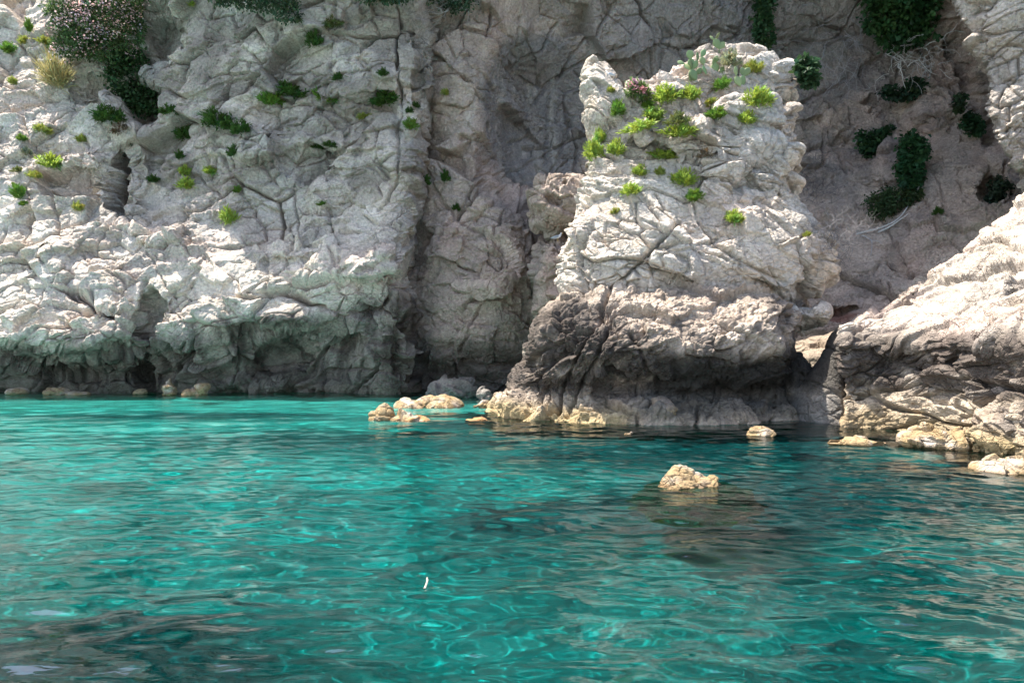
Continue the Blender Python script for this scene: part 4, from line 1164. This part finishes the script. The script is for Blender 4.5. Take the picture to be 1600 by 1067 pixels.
# thin steel cables crossing the headland
M_CABLE, nt, b = new_mat('galvanised_cable')
b.inputs['Base Color'].default_value = (.30, .29, .28, 1); b.inputs['Roughness'].default_value = .6; b.inputs['Metallic'].default_value = .2
def cable(label, p0, p1):
    (A, _), (B, _) = surf(*p0, 3), surf(*p1, 3)
    A = np.array(A, float) + [0, -.15, .05]; B = np.array(B, float); B[1] = min(max(B[1], A[1] - 1.2), A[1] + .6); B = B + [0, -.15, .05]
    t = np.linspace(0, 1, 12)[:, None]
    P = A + (B - A) * t; P[:, 2] -= .12 * np.sin(t[:, 0] * math.pi)
    V, f, c = tube(P, .006, .006, (.5, .5, .5))
    tag(make_mesh('cable', V, f, M_CABLE, None, c), label, 'cable', 'steel cables across the headland')
for lab, a, b_ in [('thin cable continuing down the left slope to the wide yellowish plant', (34, 180), (52, 228)),
    ('thin cable on the grey slope at the far upper left corner', (12, 0), (32, 18)), ('thin cable just above the dry grass clump', (64, 98), (82, 126)), ('thin cable across the dark shade below the oleander', (144, 108), (172, 152)),
    ('thin cable rising to the right above the gully ivy', (238, 88), (287, 48)), ('thin cable below the right side of the gully ivy', (236, 180), (274, 152)), ('thin cable above the stacked pair of bright plants', (312, 240), (328, 258)),
    ('thin cable right of the shaded dark bush', (352, 172), (384, 204)), ('thin cable dropping from the dark cleft', (180, 296), (204, 326)), ('thin cable low on the left slope beside the lower bush', (80, 282), (98, 326))]:
    cable(lab, a, b_)

# prickly pears
def pad_geo():
    rows = []
    for k in range(9):
        f = k / 8
        w = math.sin(math.pi * min(max(f, .02), .985)) ** .7 * (.55 + .5 * f) * .42
        rows.append([(w * math.cos(a), .16 * w * math.sin(a) * 1.3, f) for a in np.arange(12) * 2 * math.pi / 12])
    G = np.array(rows)
    return G.reshape(-1, 3), grid_faces(9, 12, True)
PADV, PADF = pad_geo()
pad_mesh = None
def cactus(label, px, py, h, spec):
    """spec: (parent index, lean left-right, turn, length factor)"""
    P, N = surf(px, py, 3)
    s = P[1] / F
    t = empty('prickly_pear', (float(P[0]), float(P[1]), float(P[2]) - .04))
    tips = []
    for (pi, lean, turn, ln) in spec:
        if pi < 0: b0 = Vector((RG.normal(0, .08), RG.normal(0, .08), 0)); base_l = 0.0
        else:
            b0, base_l = tips[pi]
        L_ = h * s * ln
        M = Vector((math.sin(R(lean)), 0, math.cos(R(lean)))) * L_
        col = np.array([.20, .25, .115]) * RG.uniform(.75, 1.25) * np.array([1 + RG.normal(0, .08), 1, 1])
        o = make_mesh('pad', PADV, PADF, M_CACTUS, t, np.tile(col, (len(PADV), 1)), True)
        o.location = b0; o.scale = (L_, L_, L_)
        o.rotation_euler = (RG.normal(0, .15), R(lean), R(turn))
        o.rotation_mode = 'ZYX'
        tips.append((b0 + M * .93, lean))
    return tag(t, label, 'cactus', 'prickly pears on the stack')
cactus('big prickly pear clump with many pads left of the summit', 1078, 124, 17, [(-1, -30, 10, 1.1), (-1, 10, 40, 1.2), (-1, 35, 0, 1), (0, -45, 20, .9), (0, 0, 60, 1.0), (1, -15, 0, 1), (1, 30, 30, .9), (4, -20, 10, .9), (5, 10, 0, .8), (6, 5, 50, .9), (2, 50, 20, .8), (3, -70, 0, .7)])
cactus('prickly pear pads at the right end of the big clump', 1100, 118, 16, [(-1, -10, 30, 1), (-1, 30, 0, 1), (0, -20, 0, .9), (1, 10, 50, .9), (2, 25, 0, .8)])
cactus('lone tall prickly pear standing on the summit of the stack', 1133, 84, 16, [(-1, 0, 60, .9), (0, -30, 0, 1.1), (0, 35, 20, .9), (1, 38, 70, .95), (1, -50, 30, .6)])
cactus('dark prickly pear with flat pads below the summit shrub', 1122, 112, 18, [(-1, -5, 0, 1.1), (-1, 30, 40, .9), (0, 20, 10, .7)])
cactus('low prickly pear on the right below the yellow cushion shrub', 1160, 132, 18, [(-1, -25, 0, 1), (-1, 15, 30, 1.1), (1, 35, 0, .9), (0, -5, 40, .9), (1, -10, 0, .8)])

# ------------------------------------------------------------------ gulls and floating stick
def plain(name, col, rough=.6):
    m, nt, b = new_mat(name)
    n = nt.nodes.new('ShaderNodeTexNoise'); n.inputs['Scale'].default_value = 30
    r = nt.nodes.new('ShaderNodeMixRGB'); r.inputs[1].default_value = (*[c * .88 for c in col], 1); r.inputs[2].default_value = (*col, 1)
    nt.links.new(n.outputs['Fac'], r.inputs[0]); nt.links.new(r.outputs[0], b.inputs['Base Color'])
    b.inputs['Roughness'].default_value = rough
    return m
M_WHITE, M_GREYF, M_BILL = plain('white_feathers', (.8, .8, .79)), plain('grey_feathers', (.33, .36, .40)), plain('yellow_horn', (.65, .45, .08))
def rings_mesh(spine, radii, squash=1.0, k=10):
    spine = np.asarray(spine, float)
    t = unit(np.gradient(spine, axis=0))
    u = np.tile([0, 1.0, 0], (len(spine), 1)); v = unit(np.cross(t, u))
    V = np.stack([spine + (u * math.cos(a) * squash + v * math.sin(a)) * np.array(radii)[:, None] for a in np.arange(k) * 2 * math.pi / k], 1).reshape(-1, 3)
    return V, grid_faces(len(spine), k, True)
def gull(label, P, face, size):
    t = empty('gull', P)
    t.scale = (size * face, size, size)
    sp = [(-.50, 0, .20), (-.44, 0, .21), (-.30, 0, .25), (-.12, 0, .28), (.05, 0, .31), (.16, 0, .37), (.21, 0, .45), (.23, 0, .52), (.27, 0, .56), (.31, 0, .565), (.335, 0, .56)]
    V, f = rings_mesh(sp, [.01, .035, .085, .125, .13, .105, .072, .06, .062, .045, .008])
    make_mesh('body', V, f, M_WHITE, t, None, True)
    for sd in (-1, 1):
        V, f = rings_mesh([(.12, .09 * sd, .36), (.02, .115 * sd, .345), (-.15, .105 * sd, .30), (-.35, .06 * sd, .235), (-.55, .02 * sd, .19)], [.015, .08, .085, .045, .006], .3)
        make_mesh('wing', V, f, M_GREYF, t, None, True)
        V, f = rings_mesh([(.0, .04 * sd, .22), (.0, .045 * sd, .1), (.01, .045 * sd, .01), (.06, .045 * sd, .0)], [.014, .011, .011, .008], 1, 6)
        make_mesh('leg', V, f, M_BILL, t, None, True)
    V, f = rings_mesh([(.32, 0, .56), (.37, 0, .553), (.405, 0, .535)], [.022, .017, .003], .8, 8)
    make_mesh('beak', V, f, M_BILL, t, None, True)
    return tag(t, label, 'gull')
P, N = surf(868, 377, 3)
gull('white and grey gull perched on the block left of the stack', (float(P[0]), float(P[1]) - .15, float(P[2]) - .02), 1, .62)
P, N = surf(955, 118, 3)
gull('white gull perched on the back edge of the horn of the stack', (float(P[0]), float(P[1]) + .1, float(P[2])), -1, .40)

x0, y0, z0 = at(666.5, 913, EYE * F / (913 - CY))
V, f, c = tube([(x0, y0 - .16, .012), (x0 + .004, y0 - .05, .02), (x0 + .002, y0 + .07, .02), (x0 - .008, y0 + .1, .018), (x0 - .012, y0 + .16, .012)], .010, .008, (.34, .30, .24), 8)
tag(make_mesh('stick', V, f, M_WOOD, None, c), 'short pale stick floating on the turquoise water', 'stick')
